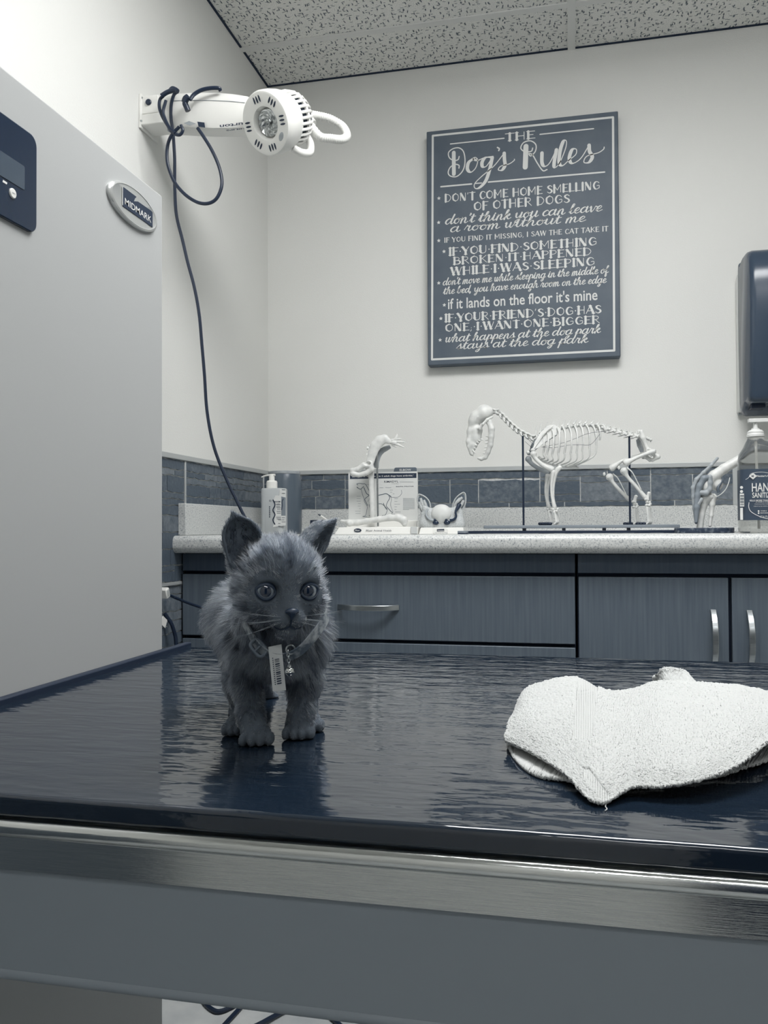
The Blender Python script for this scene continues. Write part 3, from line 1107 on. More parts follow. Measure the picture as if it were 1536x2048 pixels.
SCR = {
    'a': (1.1, [[(.78, .8), (.45, 1), (.14, .7), (.1, .28), (.35, 0), (.64, .3), (.8, 1)], [(.8, 1), (.76, .3), (.92, 0), (1.15, .25)]]),
    'b': (.95, [[(0, .25), (.32, 1.2), (.45, 1.9), (.33, 2), (.2, 1.5), (.18, .4), (.36, .02), (.64, .12), (.74, .6), (.58, .88), (.7, .72), (1, .8)]]),
    'c': (.78, [[(.7, .8), (.5, 1), (.16, .7), (.13, .25), (.4, 0), (.83, .25)]]),
    'd': (1.12, [[(.75, .85), (.45, 1), (.14, .7), (.1, .28), (.35, 0), (.62, .3), (.88, 1.5), (.95, 2)], [(.95, 2), (.85, 1), (.8, .3), (.94, 0), (1.17, .25)]]),
    'e': (.78, [[(0, .25), (.42, .48), (.62, .8), (.43, 1), (.18, .72), (.15, .28), (.4, 0), (.83, .25)]]),
    'f': (.75, [[(0, .25), (.4, 1.1), (.58, 1.8), (.45, 2), (.32, 1.5), (.28, 0), (.26, -.75), (.38, -1), (.52, -.6), (.42, -.03), (.8, .25)]]),
    'g': (1.05, [[(.75, .85), (.45, 1), (.14, .7), (.1, .28), (.35, 0), (.64, .3), (.8, 1)], [(.8, 1), (.74, 0), (.62, -.75), (.38, -.98), (.25, -.7), (.6, -.2), (1.1, .25)]]),
    'h': (1.05, [[(0, .25), (.34, 1.3), (.42, 1.9), (.3, 2), (.19, 1.5), (.14, 0)], [(.14, 0), (.3, .7), (.55, 1), (.68, .75), (.66, .2), (.84, 0), (1.1, .25)]]),
    'i': (.58, [[(0, .25), (.24, 1)], [(.24, 1), (.2, .25), (.38, 0), (.63, .25)], [(.3, 1.42), (.28, 1.36)]]),
    'k': (.92, [[(0, .25), (.34, 1.3), (.42, 1.9), (.3, 2), (.19, 1.5), (.14, 0)], [(.14, .2), (.35, .75), (.6, .98), (.64, .75), (.35, .5)], [(.35, .5), (.65, .03), (.97, .25)]]),
    'l': (.58, [[(0, .25), (.34, 1.3), (.42, 1.9), (.28, 2), (.19, 1.4), (.18, .3), (.36, 0), (.63, .25)]]),
    'm': (1.36, [[(.05, .7), (.16, 1), (.14, 0)], [(.14, 0), (.32, .8), (.48, 1), (.57, .7), (.54, 0)], [(.54, 0), (.72, .8), (.9, 1), (1, .7), (.97, .2), (1.14, 0), (1.41, .25)]]),
    'n': (1.0, [[(.05, .7), (.16, 1), (.14, 0)], [(.14, 0), (.32, .8), (.54, 1), (.64, .7), (.62, .2), (.79, 0), (1.05, .25)]]),
    'o': (.88, [[(.5, 1), (.17, .75), (.13, .28), (.4, 0), (.68, .3), (.64, .8), (.48, .98), (.55, .78), (.93, .85)]]),
    'p': (.95, [[(.0, .25), (.24, 1)], [(.24, 1), (.16, .2), (.1, -.95)], [(.14, 0), (.3, .75), (.55, 1), (.76, .7), (.68, .2), (.45, 0), (.3, .15), (.6, .03), (1, .25)]]),
    'r': (.78, [[(0, .25), (.2, 1.08), (.3, .9), (.52, .92)], [(.52, .92), (.46, .3), (.6, 0), (.83, .25)]]),
    's': (.8, [[(0, .2), (.44, 1.1)], [(.44, 1.1), (.48, .7), (.6, .35), (.42, 0), (.16, .12), (.5, .04), (.85, .25)]]),
    't': (.65, [[(0, .25), (.3, 1.6)], [(.3, 1.6), (.24, .3), (.4, 0), (.7, .25)], [(.04, 1.08), (.62, 1.16)]]),
    'u': (1.08, [[(0, .25), (.18, 1)], [(.18, 1), (.16, .3), (.36, 0), (.6, .3), (.78, 1)], [(.78, 1), (.74, .2), (.9, 0), (1.13, .25)]]),
    'v': (.85, [[(0, .8), (.14, 1), (.25, .3), (.4, 0), (.62, .5), (.68, .95), (.9, .85)]]),
    'w': (1.15, [[(0, .8), (.15, 1), (.17, .3), (.35, 0), (.55, .4), (.62, .92)], [(.62, .92), (.62, .2), (.8, 0), (1, .5), (1.02, .95), (1.2, .85)]]),
    'y': (1.05, [[(0, .8), (.15, 1), (.16, .4), (.36, .1), (.6, .4), (.78, 1)], [(.78, 1), (.72, 0), (.6, -.75), (.37, -.98), (.24, -.7), (.6, -.2), (1.1, .25)]]),
    "'": (.25, [[(.1, 1.9), (.15, 1.75), (.06, 1.5)]]),
    ',': (.35, [[(.1, .1), (.13, .0), (.03, -.3)]]),
    ' ': (.5, []),
}
# capitals: T = broad stem, t = thin stroke, b = brush stroke (broad downwards)
CAPS = {
    'A': (.72, [('t', [(.02, 0), (.34, 1)]), ('T', [(.36, 1), (.62, 0)]), ('t', [(.14, .34), (.52, .34)])]),
    'B': (.68, [('T', [(.12, 1), (.12, 0)]), ('t', [(.1, 1), (.4, .97), (.5, .76), (.38, .56), (.12, .53)]), ('b', [(.12, .53), (.46, .5), (.58, .27), (.44, .03), (.1, 0)])]),
    'C': (.66, [('b', [(.6, .8), (.46, .97), (.25, .92), (.12, .5), (.24, .07), (.44, .02), (.6, .2)])]),
    'D': (.74, [('T', [(.12, 1), (.12, 0)]), ('t', [(.1, 1), (.42, .93), (.62, .5), (.42, .06), (.1, 0)])]),
    'E': (.6, [('T', [(.12, 1), (.12, 0)]), ('t', [(.1, .98), (.52, .98)]), ('t', [(.1, .52), (.42, .52)]), ('t', [(.1, .02), (.54, .02)])]),
    'F': (.56, [('T', [(.12, 1), (.12, 0)]), ('t', [(.1, .98), (.52, .98)]), ('t', [(.1, .52), (.42, .52)])]),
    'G': (.74, [('b', [(.6, .8), (.46, .97), (.25, .92), (.12, .5), (.24, .07), (.44, .02), (.6, .16)]), ('t', [(.62, .12), (.62, .45), (.42, .45)])]),
    'H': (.72, [('T', [(.12, 1), (.12, 0)]), ('t', [(.58, 1), (.58, 0)]), ('t', [(.1, .5), (.58, .5)])]),
    'I': (.3, [('T', [(.14, 1), (.14, 0)])]),
    'K': (.68, [('T', [(.12, 1), (.12, 0)]), ('t', [(.56, 1), (.16, .46)]), ('t', [(.26, .58), (.6, 0)])]),
    'L': (.58, [('T', [(.12, 1), (.12, 0)]), ('t', [(.1, .02), (.52, .02)])]),
    'M': (.86, [('T', [(.12, 1), (.12, 0)]), ('t', [(.1, 1), (.4, .3)]), ('t', [(.4, .3), (.7, 1)]), ('t', [(.72, 1), (.72, 0)])]),
    'N': (.74, [('t', [(.1, 0), (.1, 1)]), ('T', [(.14, .95), (.5, .06)]), ('t', [(.58, 1), (.58, 0)])]),
    'O': (.74, [('b', [(.36, 1), (.14, .8), (.1, .5), (.16, .17), (.36, 0)]), ('t', [(.36, 0), (.56, .16), (.63, .5), (.57, .82), (.36, 1)])]),
    'P': (.62, [('T', [(.12, 1), (.12, 0)]), ('t', [(.1, 1), (.42, .96), (.54, .74), (.4, .5), (.12, .46)])]),
    'R': (.68, [('T', [(.12, 1), (.12, 0)]), ('t', [(.1, 1), (.42, .96), (.52, .76), (.4, .54), (.12, .5)]), ('t', [(.28, .5), (.6, 0)])]),
    'S': (.6, [('b', [(.5, .82), (.34, .98), (.14, .84), (.22, .6), (.42, .42), (.48, .18), (.28, .0), (.08, .16)])]),
    'T': (.62, [('T', [(.3, 1), (.3, 0)]), ('t', [(.02, .98), (.58, .98)])]),
    'U': (.72, [('T', [(.12, 1), (.12, .28)]), ('b', [(.12, .32), (.18, .08), (.34, .0), (.52, .1), (.58, .3)]), ('t', [(.58, .25), (.58, 1)])]),
    'V': (.66, [('T', [(.08, 1), (.32, .03)]), ('t', [(.32, 0), (.6, 1)])]),
    'W': (.96, [('T', [(.08, 1), (.26, .03)]), ('t', [(.26, 0), (.46, 1)]), ('T', [(.48, 1), (.66, .03)]), ('t', [(.66, 0), (.88, 1)])]),
    'Y': (.66, [('T', [(.06, 1), (.3, .48)]), ('t', [(.58, 1), (.32, .46)]), ('T', [(.31, .5), (.31, 0)])]),
    "'": (.22, [('t', [(.1, 1.02), (.06, .8)])]),
    ',': (.25, [('t', [(.12, .06), (.05, -.16)])]),
    ';': (.25, [('t', [(.12, .06), (.05, -.16)]), ('t', [(.11, .34), (.11, .3)])]),
    '.': (.26, [('d', [(.12, .46), (.12, .46)])]),
    ' ': (.34, []),
}


def line(mb, s, p0, p1, h, font, heavy=.16, fine=.055, serif=False, slant=0.):
    """letters s from baseline pixel p0 to p1; h = x-height (script) or cap height in photo pixels"""
    A, B = S(*p0), S(*p1)
    H = S(p0[0], p0[1] - h)[1] - A[1]
    total = sum(font[c][0] for c in s)
    L = np.linalg.norm(B - A)
    H *= .86 if font is CAPS else 1.0
    ux_ = (B - A) / L
    uy_ = np.array((-ux_[1], ux_[0]))
    kx = L / total
    x = 0
    for c in s:
        adv, strokes = font[c]
        if font is SCR:
            strokes = [[(a_, 1 + (b_ - 1) * .72 if b_ > 1 else (b_ * .78 if b_ < 0 else b_)) for a_, b_ in st] for st in strokes]
        for st in strokes:
            kind, pts = (st if isinstance(st[0], str) else ('b', st))
            Q = [A + ux_ * ((x + a) * kx + slant * b * H) + uy_ * b * H for a, b in pts]
            if kind == 'b':
                brush(mb, Q, fine * H, heavy * H)
            elif kind == 'd':
                ribbon(mb, [Q[0] + (-.00015, 0), Q[0] + (.00015, 0)], [.15 * H] * 2)
            else:
                C = catmull(Q, 6) if len(Q) > 2 else np.array(Q)
                ribbon(mb, C, [(heavy * 1.25 if kind == 'T' else fine) * H] * len(C))
                if serif and kind == 'T':
                    for q in (Q[0], Q[-1]):
                        ribbon(mb, [q - ux_ * H * heavy * .85, q + ux_ * H * heavy * .85], [fine * H] * 2)
        x += adv


def star(mb, px, py, r=.0062):
    c = S(px, py)
    P = []
    for k in range(10):
        a = PI / 2 + PI * k / 5
        q = r if k % 2 == 0 else r * .45
        P.append((c[0] + q * math.cos(a), SY - .0006, c[1] + q * math.sin(a)))
    mb.add([(c[0], SY - .0006, c[1])] + P, [(0, 1 + k, 1 + (k + 1) % 10) for k in range(10)])


def rule(mb, p0, p1, w):
    ribbon(mb, [S(*p0), S(*p1)], [w, w])


# painted border
mb = MB()
a, b_p, c, d = S(865.5, 271.5), S(1226, 234.5), S(1228.5, 701), S(864, 719)
for p, q in ((a, b_p), (b_p, c), (c, d), (d, a)):
    ribbon(mb, [p, q], [.0062] * 2)
mb.build('painted_border', M_PAINT, sign)

# title
mb = MB()
line(mb, 'THE', (1010, 282.3), (1072, 276), 17, CAPS, heavy=.26, fine=.10, serif=True)
rule(mb, (901, 288), (1008, 276.6), .0036)
rule(mb, (1080, 268.8), (1187, 257.4), .0036)
rule(mb, (882, 373.5), (943, 368), .0046)
rule(mb, (951, 367), (963, 366), .0034)
rule(mb, (977, 364.2), (1209, 344.2), .0046)
t8 = lambda P: [S(860 + x / 4.042, 220 + y / 4.042) for x, y in P]


def tstroke(P, thin=.0028, thick=.0102, n=8):
    brush(mb, t8(P), thin, thick, n)


def tthin(P, w=.0034):
    C = catmull(t8(P), 8)
    ribbon(mb, C, [w] * len(C))


ribbon(mb, t8([(192, 345), (193, 518)]), [.0115] * 2)
tthin([(236, 376), (226, 402), (192, 408), (157, 386), (150, 345), (185, 314), (235, 307), (272, 340), (283, 420), (264, 492), (215, 538), (165, 534), (147, 505), (165, 462), (205, 440), (234, 448), (234, 470)])
tstroke([(352, 393), (312, 425), (303, 478), (330, 503), (368, 470), (386, 412), (372, 386), (358, 396), (385, 408), (440, 386), (510, 375)])
tstroke([(502, 388), (452, 384), (422, 420), (425, 458), (456, 454), (500, 390)])
tstroke([(503, 385), (485, 470), (452, 570), (400, 628), (364, 632), (362, 595), (420, 535), (515, 455), (598, 352)])
tthin([(545, 303), (560, 313), (556, 328)], .0042)
tstroke([(600, 350), (602, 400), (606, 448), (582, 486), (552, 484), (572, 455), (640, 436), (680, 408), (682, 398)])
ribbon(mb, t8([(776, 294), (770, 462)]), [.0148] * 2)
tthin([(830, 308), (818, 334), (765, 336), (734, 308), (757, 264), (812, 250), (855, 280), (852, 333), (815, 372), (800, 352), (830, 365), (868, 430), (912, 490), (946, 482)])
tstroke([(905, 348), (906, 430), (930, 456), (970, 424), (1022, 318)])
tstroke([(1022, 322), (1002, 440), (1014, 464), (1050, 424), (1096, 310), (1102, 252), (1078, 254), (1052, 330), (1044, 425), (1072, 450), (1124, 405), (1178, 360), (1182, 318), (1148, 322), (1126, 390), (1150, 432), (1218, 392), (1286, 285)])
tstroke([(1286, 285), (1290, 335), (1312, 380), (1284, 424), (1244, 422), (1268, 374), (1360, 346), (1402, 318), (1408, 300)])
mb.build('title_lettering', M_PAINT, sign)

# the rules
hv = dict(heavy=.20, fine=.075)
for nm, stars, rows in (
    ('rule_lettering', [(877.8, 396.6)], [("DON'T COME HOME SMELLING", (889, 404), (1201, 377.5), 17, CAPS, dict(heavy=.22, fine=.085)), ('OF OTHER DOGS', (947, 420.6), (1141, 404.5), 18, CAPS, dict(heavy=.22, fine=.085))]),
    ('rule_lettering', [(877.3, 445)], [("don't think you can leave", (889, 449), (1203, 422), 10.5, SCR, dict(heavy=.30, fine=.12, slant=.35)), ('a room without me', (899, 464.5), (1170, 442.5), 10, SCR, dict(heavy=.30, fine=.12, slant=.35))]),
    ('rule_lettering', [(877.6, 481.3)], [('IF YOU FIND IT MISSING, I SAW THE CAT TAKE IT', (888, 485), (1217, 461.6), 10.4, CAPS, dict(heavy=.18, fine=.11))]),
    ('rule_lettering', [(888, 503)], [('IF.YOU.FIND.SOMETHING', (897, 511), (1195, 489.5), 17, CAPS, dict(heavy=.24, fine=.08, serif=True)), ('BROKEN.IT.HAPPENED', (906, 529), (1185, 509.5), 16, CAPS, dict(heavy=.24, fine=.08, serif=True)), ('WHILE.I.WAS.SLEEPING', (901, 550.5), (1191, 529.5), 17, CAPS, dict(heavy=.24, fine=.08, serif=True))]),
    ('rule_lettering', [(877.5, 566)], [("don't move me while sleeping in the middle of", (885, 570.7), (1216, 546), 8.2, SCR, dict(heavy=.26, fine=.15, slant=.25)), ('the bed, you have enough room on the edge', (886, 588.5), (1212, 565.3), 8.2, SCR, dict(heavy=.26, fine=.15, slant=.25))]),
    ('rule_lettering', [(888.6, 610)], []),
    ('rule_lettering', [(881.8, 637)], [("IF.YOUR.FRIEND'S.DOG.HAS", (889, 643.8), (1204, 625.4), 17, CAPS, dict(heavy=.24, fine=.08, serif=True)), ('ONE;.I.WANT.ONE.BIGGER', (890, 663), (1201, 646), 16.4, CAPS, dict(heavy=.24, fine=.08, serif=True))]),
    ('rule_lettering', [(880.2, 680)], [('what happens at the dog park', (889, 684.5), (1200, 665.5), 9.3, SCR, dict(heavy=.28, fine=.13, slant=.35)), ('stays at the dog park', (912, 698.5), (1175, 685), 9.3, SCR, dict(heavy=.28, fine=.13, slant=.35))]),
):
    mb = MB()
    for s_ in stars:
        star(mb, *s_)
    for s_, p0, p1, h, fnt, kw in rows:
        line(mb, s_, p0, p1, h, fnt, **kw)
    if not rows:
        A, B = S(896, 618), S(1195, 599.5)
        u_ = (B - A) / np.linalg.norm(B - A)
        put_text(mb, "if it lands on the floor it's mine", (A[0], SY - .0006, A[1]), np.array((u_[0], 0, u_[1])), np.array((-u_[1], 0, u_[0])), width=np.linalg.norm(B - A), height=.0325, bold=.012)
    mb.build(nm, M_PAINT, sign)


# =================================================================== THINGS ON THE COUNTER
CZ = .915                                       # counter surface


def flat(mb, P, w, n, lift=0.):
    """thin flat line on a plane with normal n"""
    P = np.asarray(P, float)
    n = np.asarray(n, float)
    T = np.gradient(P, axis=0)
    T /= np.linalg.norm(T, axis=1)[:, None] + 1e-12
    N = np.cross(n, T)
    W = np.broadcast_to(np.asarray(w, float), (len(P),))[:, None] / 2
    V = np.vstack((P + N * W, P - N * W)) + n * lift
    m = len(P)
    mb.add(V, [(i, i + 1, m + i + 1, m + i) for i in range(m - 1)])


def long_bone(mb, P, ra, rm, rb, seg=12, flatax=None):
    """bone shaft through P: knuckle radius ra at the start, rm along the shaft, rb at the end"""
    C = catmull(P, 8) if len(P) > 2 else np.array([np.asarray(P[0]) + (np.asarray(P[1]) - np.asarray(P[0])) * t for t in np.linspace(0, 1, 17)])
    s = np.linspace(0, 1, len(C))
    R = rm + (ra - rm) * np.exp(-(s / .16) ** 2) + (rb - rm) * np.exp(-((1 - s) / .16) ** 2)
    a, b = C[0], C[-1]
    ta, tb = C[0] - C[1], C[-1] - C[-2]
    ta /= np.linalg.norm(ta)
    tb /= np.linalg.norm(tb)
    C = np.vstack(([a + ta * ra * .8, a + ta * ra * .5], C, [b + tb * rb * .5, b + tb * rb * .8]))
    R = np.concatenate(([ra * .25, ra * .78], R, [rb * .78, rb * .25]))
    mb.tube(C, R, seg, flat=flatax)


# ------------------------------------------------------------------ dog skeleton
KY = -.33
U = .000392                                     # one unit of the skeleton close-up in metres


def K(x, y, dy=0.):
    return atY(900 + x / 3.339, 790 + y / 3.339, KY + dy)


def KP(pts, dy=0.):
    return [K(x, y, dy) for x, y in pts]


sk = thing('dog_skeleton', 'white articulated dog skeleton standing on a grey board with two black rods', 'skeleton', (K(880, 900)[0], KY, CZ))


def KC(x, y):                                   # measured on the skull close-up
    return ((x / 7.68 + 20) * 3.339, (y / 7.68 + 10) * 3.339)


def KS(x, y, dy=0.):
    return K(*KC(x, y), dy)


W = .001
cs = {k: KS(*v) for k, v in dict(cran=(370, 200), occ=(460, 170), fore=(240, 300), brow=(215, 330), nose1=(165, 480), nose2=(140, 640), nose3=(140, 720), pre=(185, 830), max1=(215, 560), max2=(215, 680), max3=(200, 760), cheek=(260, 470)).items()}


def skull_fun(P):
    d = sd_ball(P, cs['cran'], (.0215, .0205, .0225))
    d = smin(d, sd_cone(P, cs['cran'], cs['occ'], .016, .010), .008)
    d = smin(d, sd_cone(P, cs['cran'], cs['brow'], .017, .013), .008)
    d = smin(d, sd_ball(P, KS(240, 262), (.0155, .0165, .0165)), .010)
    d = smin(d, sd_cone(P, cs['brow'], cs['nose1'], .0125, .0095), .008)
    d = smin(d, sd_cone(P, cs['nose1'], cs['nose2'], .0095, .0075), .006)
    d = smin(d, sd_cone(P, cs['nose2'], cs['nose3'], .0075, .006), .006)
    d = smin(d, sd_cone(P, cs['nose3'], cs['pre'], .0062, .0045), .004)
    d = smin(d, sd_cone(P, cs['cheek'], KS(250, 590), .0150, .0125), .006)
    d = smin(d, sd_cone(P, KS(250, 590), KS(205, 690), .0125, .0100), .006)
    d = smin(d, sd_cone(P, KS(205, 690), KS(180, 810), .0100, .0058), .005)
    for s in (-1, 1):
        zz = [KS(270, 440, s * .012), KS(310, 440, s * .021), KS(350, 370, s * .027), KS(420, 300, s * .024), KS(490, 260, s * .015)]
        for i in range(4):
            d = smin(d, sd_cone(P, zz[i], zz[i + 1], .0036, .0034), .0025)
        d = smax(d, -sd_ball(P, KS(298, 350, s * .0225), (.0095, .0100, .0105)), .003)
        d = smin(d, sd_cone(P, KS(240, 310, s * .012), KS(275, 262, s * .017), .0035, .0016), .003)
    d = smax(d, -sd_ball(P, KS(100, 745), (.004, .004, .005)), .002)
    return d


a, b_p = KS(60, 20), KS(560, 960)
lo = np.minimum(a, b_p) - (.012, .04, .012)
hi = np.maximum(a, b_p) + (.012, .04, .012)
skull = sdf_build('skull', skull_fun, (lo[0], KY - .036, lo[2]), (hi[0], KY + .036, hi[2]), .0011, M_BONE, sk)
mj = [(455, 330), (485, 440), (480, 560), (468, 690), (430, 800), (390, 880), (330, 905), (285, 895)]


def jaw_fun(P):
    d = None
    rr = [.006, .0085, .0075, .0068, .006, .0055, .005, .0035]
    for s in (-1, 1):
        off = [.019, .018, .016, .013, .009, .006, .004, .003]
        pts = [KS(x, y, s * o) for (x, y), o in zip(mj, off)]
        for i in range(len(pts) - 1):
            c = sd_cone(P, pts[i], pts[i + 1], rr[i], rr[i + 1])
            d = c if d is None else smin(d, c, .003)
        d = smin(d, sd_cone(P, KS(470, 400, s * .019), KS(400, 330, s * .019), .006, .003), .003)
        d = smin(d, sd_cone(P, KS(470, 470, s * .018), KS(500, 380, s * .018), .005, .003), .003)
    return d


jaw = sdf_build('mandible', jaw_fun, (lo[0], KY - .036, lo[2]), (hi[0], KY + .036, hi[2]), .0011, M_BONE, sk)
mb, mb2 = MB(), MB()
for s in (-1, 1):
    for x, y, dx, dy, r, o in ((255, 640, 40, 25, .0022, .010), (285, 620, 40, 10, .0022, .011), (320, 600, 40, 15, .0026, .012), (235, 690, 40, 8, .002, .009), (215, 735, 35, 12, .0018, .007), (190, 770, 55, 55, .0024, .006), (180, 810, 30, 50, .0018, .004), (190, 835, 15, 38, .0013, .002)):
        mb.tube([KS(x, y, s * o), KS(x + dx * .6, y + dy * .6, s * o), KS(x + dx, y + dy, s * o)], [r, r * .8, r * .15], 8)
    for x, y, dx, dy, r, o in ((440, 560, -55, -10, .0026, .014), (430, 610, -50, 5, .0024, .014), (425, 660, -50, 5, .0024, .013), (415, 720, -50, 5, .0022, .011), (400, 770, -42, 0, .002, .009), (385, 820, -40, -5, .0018, .007), (340, 870, -60, 28, .0026, .005), (300, 890, -25, 12, .0014, .003)):
        mb2.tube([KS(x, y, s * o), KS(x + dx * .6, y + dy * .6, s * o), KS(x + dx, y + dy, s * o)], [r, r * .8, r * .15], 8)
mb.build('upper_teeth', M_BONE, skull, smooth=True)
mb2.build('lower_teeth', M_BONE, jaw, smooth=True)

# spine
spine = catmull(KP([(288, 112), (322, 118), (362, 155), (405, 198), (445, 232), (485, 258), (528, 278), (565, 288), (610, 262), (670, 240), (740, 224), (800, 212), (860, 204), (920, 202), (980, 209), (1040, 222), (1100, 240), (1160, 256), (1215, 268), (1262, 276)]), 10)
arc = np.concatenate(([0], np.cumsum(np.linalg.norm(np.diff(spine, axis=0), axis=1))))
NV = 28
at_s = lambda s: np.array([np.interp(s * arc[-1], arc, spine[:, i]) for i in range(3)])
for i in range(NV):
    s = (i + .5) / NV
    p = at_s(s)
    t = at_s(min(1, s + .01)) - at_s(max(0, s - .01))
    t /= np.linalg.norm(t)
    up = np.cross(t, (0, 1., 0))
    if up[2] < 0:
        up = -up
    sd = np.array((0, 1., 0))
    L = arc[-1] / NV
    mb = MB()
    neck_ = i < 9
    r = .0062 if neck_ else (.0048 if i < 20 else .006)
    mb.tube([p - t * L * .46, p - t * L * .40, p - t * L * .1, p + t * L * .1, p + t * L * .40, p + t * L * .46], [r * .7, r * 1.02, r * .8, r * .8, r * 1.02, r * .7], 12)
    if neck_:
        hgt, back = (.009, .3) if i > 1 else (.006, .3)
        for q in (-1, 1):
            mb.tube([p + sd * q * r * .6, p + sd * q * .013 - up * .004 + t * .004, p + sd * q * .017 - up * .006 + t * .010], [.0038, .003, .001], 8)
            mb.tube([p + sd * q * .006 + up * .004, p + sd * q * .008 + up * .007 + t * .008], [.0032, .0018], 8)
            mb.tube([p + sd * q * .006 + up * .004, p + sd * q * .008 + up * .006 - t * .008], [.0032, .0018], 8)
    elif i < 21:
        hgt, back = (.026 - .0012 * (i - 9), .55) if i < 17 else (.013, .4)
        for q in (-1, 1):
            mb.tube([p + up * .003, p + sd * q * .008 + up * .006], [.0028, .0018], 8)
    else:
        hgt, back = .012, -.15
        for q in (-1, 1):
            mb.tube([p, p + sd * q * .010 - up * .006 - t * .006, p + sd * q * .015 - up * .010 - t * .014], [.0036, .0022, .0008], 8, flat=(up, .5))
            mb.tube([p + up * .003, p + sd * q * .005 + up * .008 + t * .005], [.0028, .0016], 8)
    mb.tube([p + up * r * .5, p + up * hgt * .6 + t * back * hgt * .5, p + up * hgt + t * back * hgt], [.0028, .0022, .0014], 8, flat=(sd, .5))
    mb.build('vertebra', M_BONE, sk, smooth=True)
mb = MB()
for k in range(3):
    c = K(1312 + k * 14, 288 + k * 6)
    mb.ball(c, (.0042, .004, .0038), 10, 8)
    mb.tube([c - (0, .008, 0), c + (0, .008, 0)], [.0012, .0012], 6)
    mb.tube([c - (0, 0, .006), c + (0, 0, .006)], [.0013, .0013], 6)
mb.tube([K(1262, 276), K(1300, 284), K(1340, 298)], .0012, 6)
mb.build('tail_vertebra', M_BONE, sk, smooth=True)

# ribs, cartilages, breastbone
tops = catmull(KP([(606, 255), (640, 243), (676, 233), (712, 224), (748, 217), (786, 211), (824, 206), (862, 202), (900, 199), (936, 199), (970, 203), (1000, 210)]), 1)
ends = [(622, 392), (645, 402), (682, 398), (722, 392), (764, 388), (806, 392), (846, 386), (884, 372), (930, 350), (976, 330), (1000, 300), (1034, 248)]
stern = [(608, 428), (632, 440), (658, 450), (684, 458), (712, 464), (740, 468), (768, 472), (796, 475), (822, 476), (836, 474), None, None]
for s in (-1, 1):
    for i in range(12):
        a = tops[i]
        w = .016 + .020 * math.sin(PI * min(1, (i + 1.5) / 9.5)) if i < 10 else .024
        e0 = np.array(ends[i])
        a2 = np.array(((a[0] - K(0, 0)[0]) / U, 0))
        b = K(e0[0], e0[1], s * w)
        tx = a + (0, s * .004, 0)
        m1 = a + (b - a) * .30 + np.array((.006, s * w * .75, .004))
        m1[1] = KY + s * w * 1.0
        m2 = a + (b - a) * .65 + np.array((.005, 0, 0))
        m2[1] = KY + s * w * 1.22
        mb = MB()
        C = catmull([tx, a + (b - a) * .07 + np.array((.002, s * w * .5, .003)), m1, m2, b], 7)
        mb.tube(C, np.interp(np.linspace(0, 1, len(C)), (0, .15, .8, 1), (.0026, .0021, .0024, .003)), 8, flat=((0, 1, 0), .8))
        rib = mb.build('rib', M_BONE, sk, smooth=True)
        if stern[i]:
            q = K(stern[i][0], stern[i][1], s * .004)
            k1 = b + (q - b) * .45 + np.array((.006 + .0022 * max(0, i - 4), 0, -.006))
            k1[1] = KY + s * w * .85
            MB().tube([b, b + np.array((.001, 0, -.004)), k1, q], [.0026, .0022, .0018, .002], 8, smooth=6).build('rib_cartilage', M_BONE, sk, smooth=True)
mb = MB().tube(KP([(590, 412), (620, 436), (690, 462), (770, 477), (830, 482), (862, 488)]), [.003, .0042, .004, .004, .004, .002], 10, smooth=6, flat=((0, 1, 0), .8))
mb.build('sternum', M_BONE, sk, smooth=True)
mb = MB()
for s in (-1, 1):
    mb.tube(KP([(612, 345), (680, 336), (760, 318), (840, 290), (920, 258), (1036, 240)], s * .034), .00045, 5, smooth=4)
mb.tube(KP([(612, 350), (700, 352), (790, 335), (870, 332), (940, 330), (1000, 262)], -.036), .00045, 5, smooth=4)
mb.tube(KP([(500, 310), (548, 352)], -.01), .0004, 5)
mb.tube(KP([(512, 285), (560, 335)], -.012), .0004, 5)
mb.build('wire', M_INK, sk)

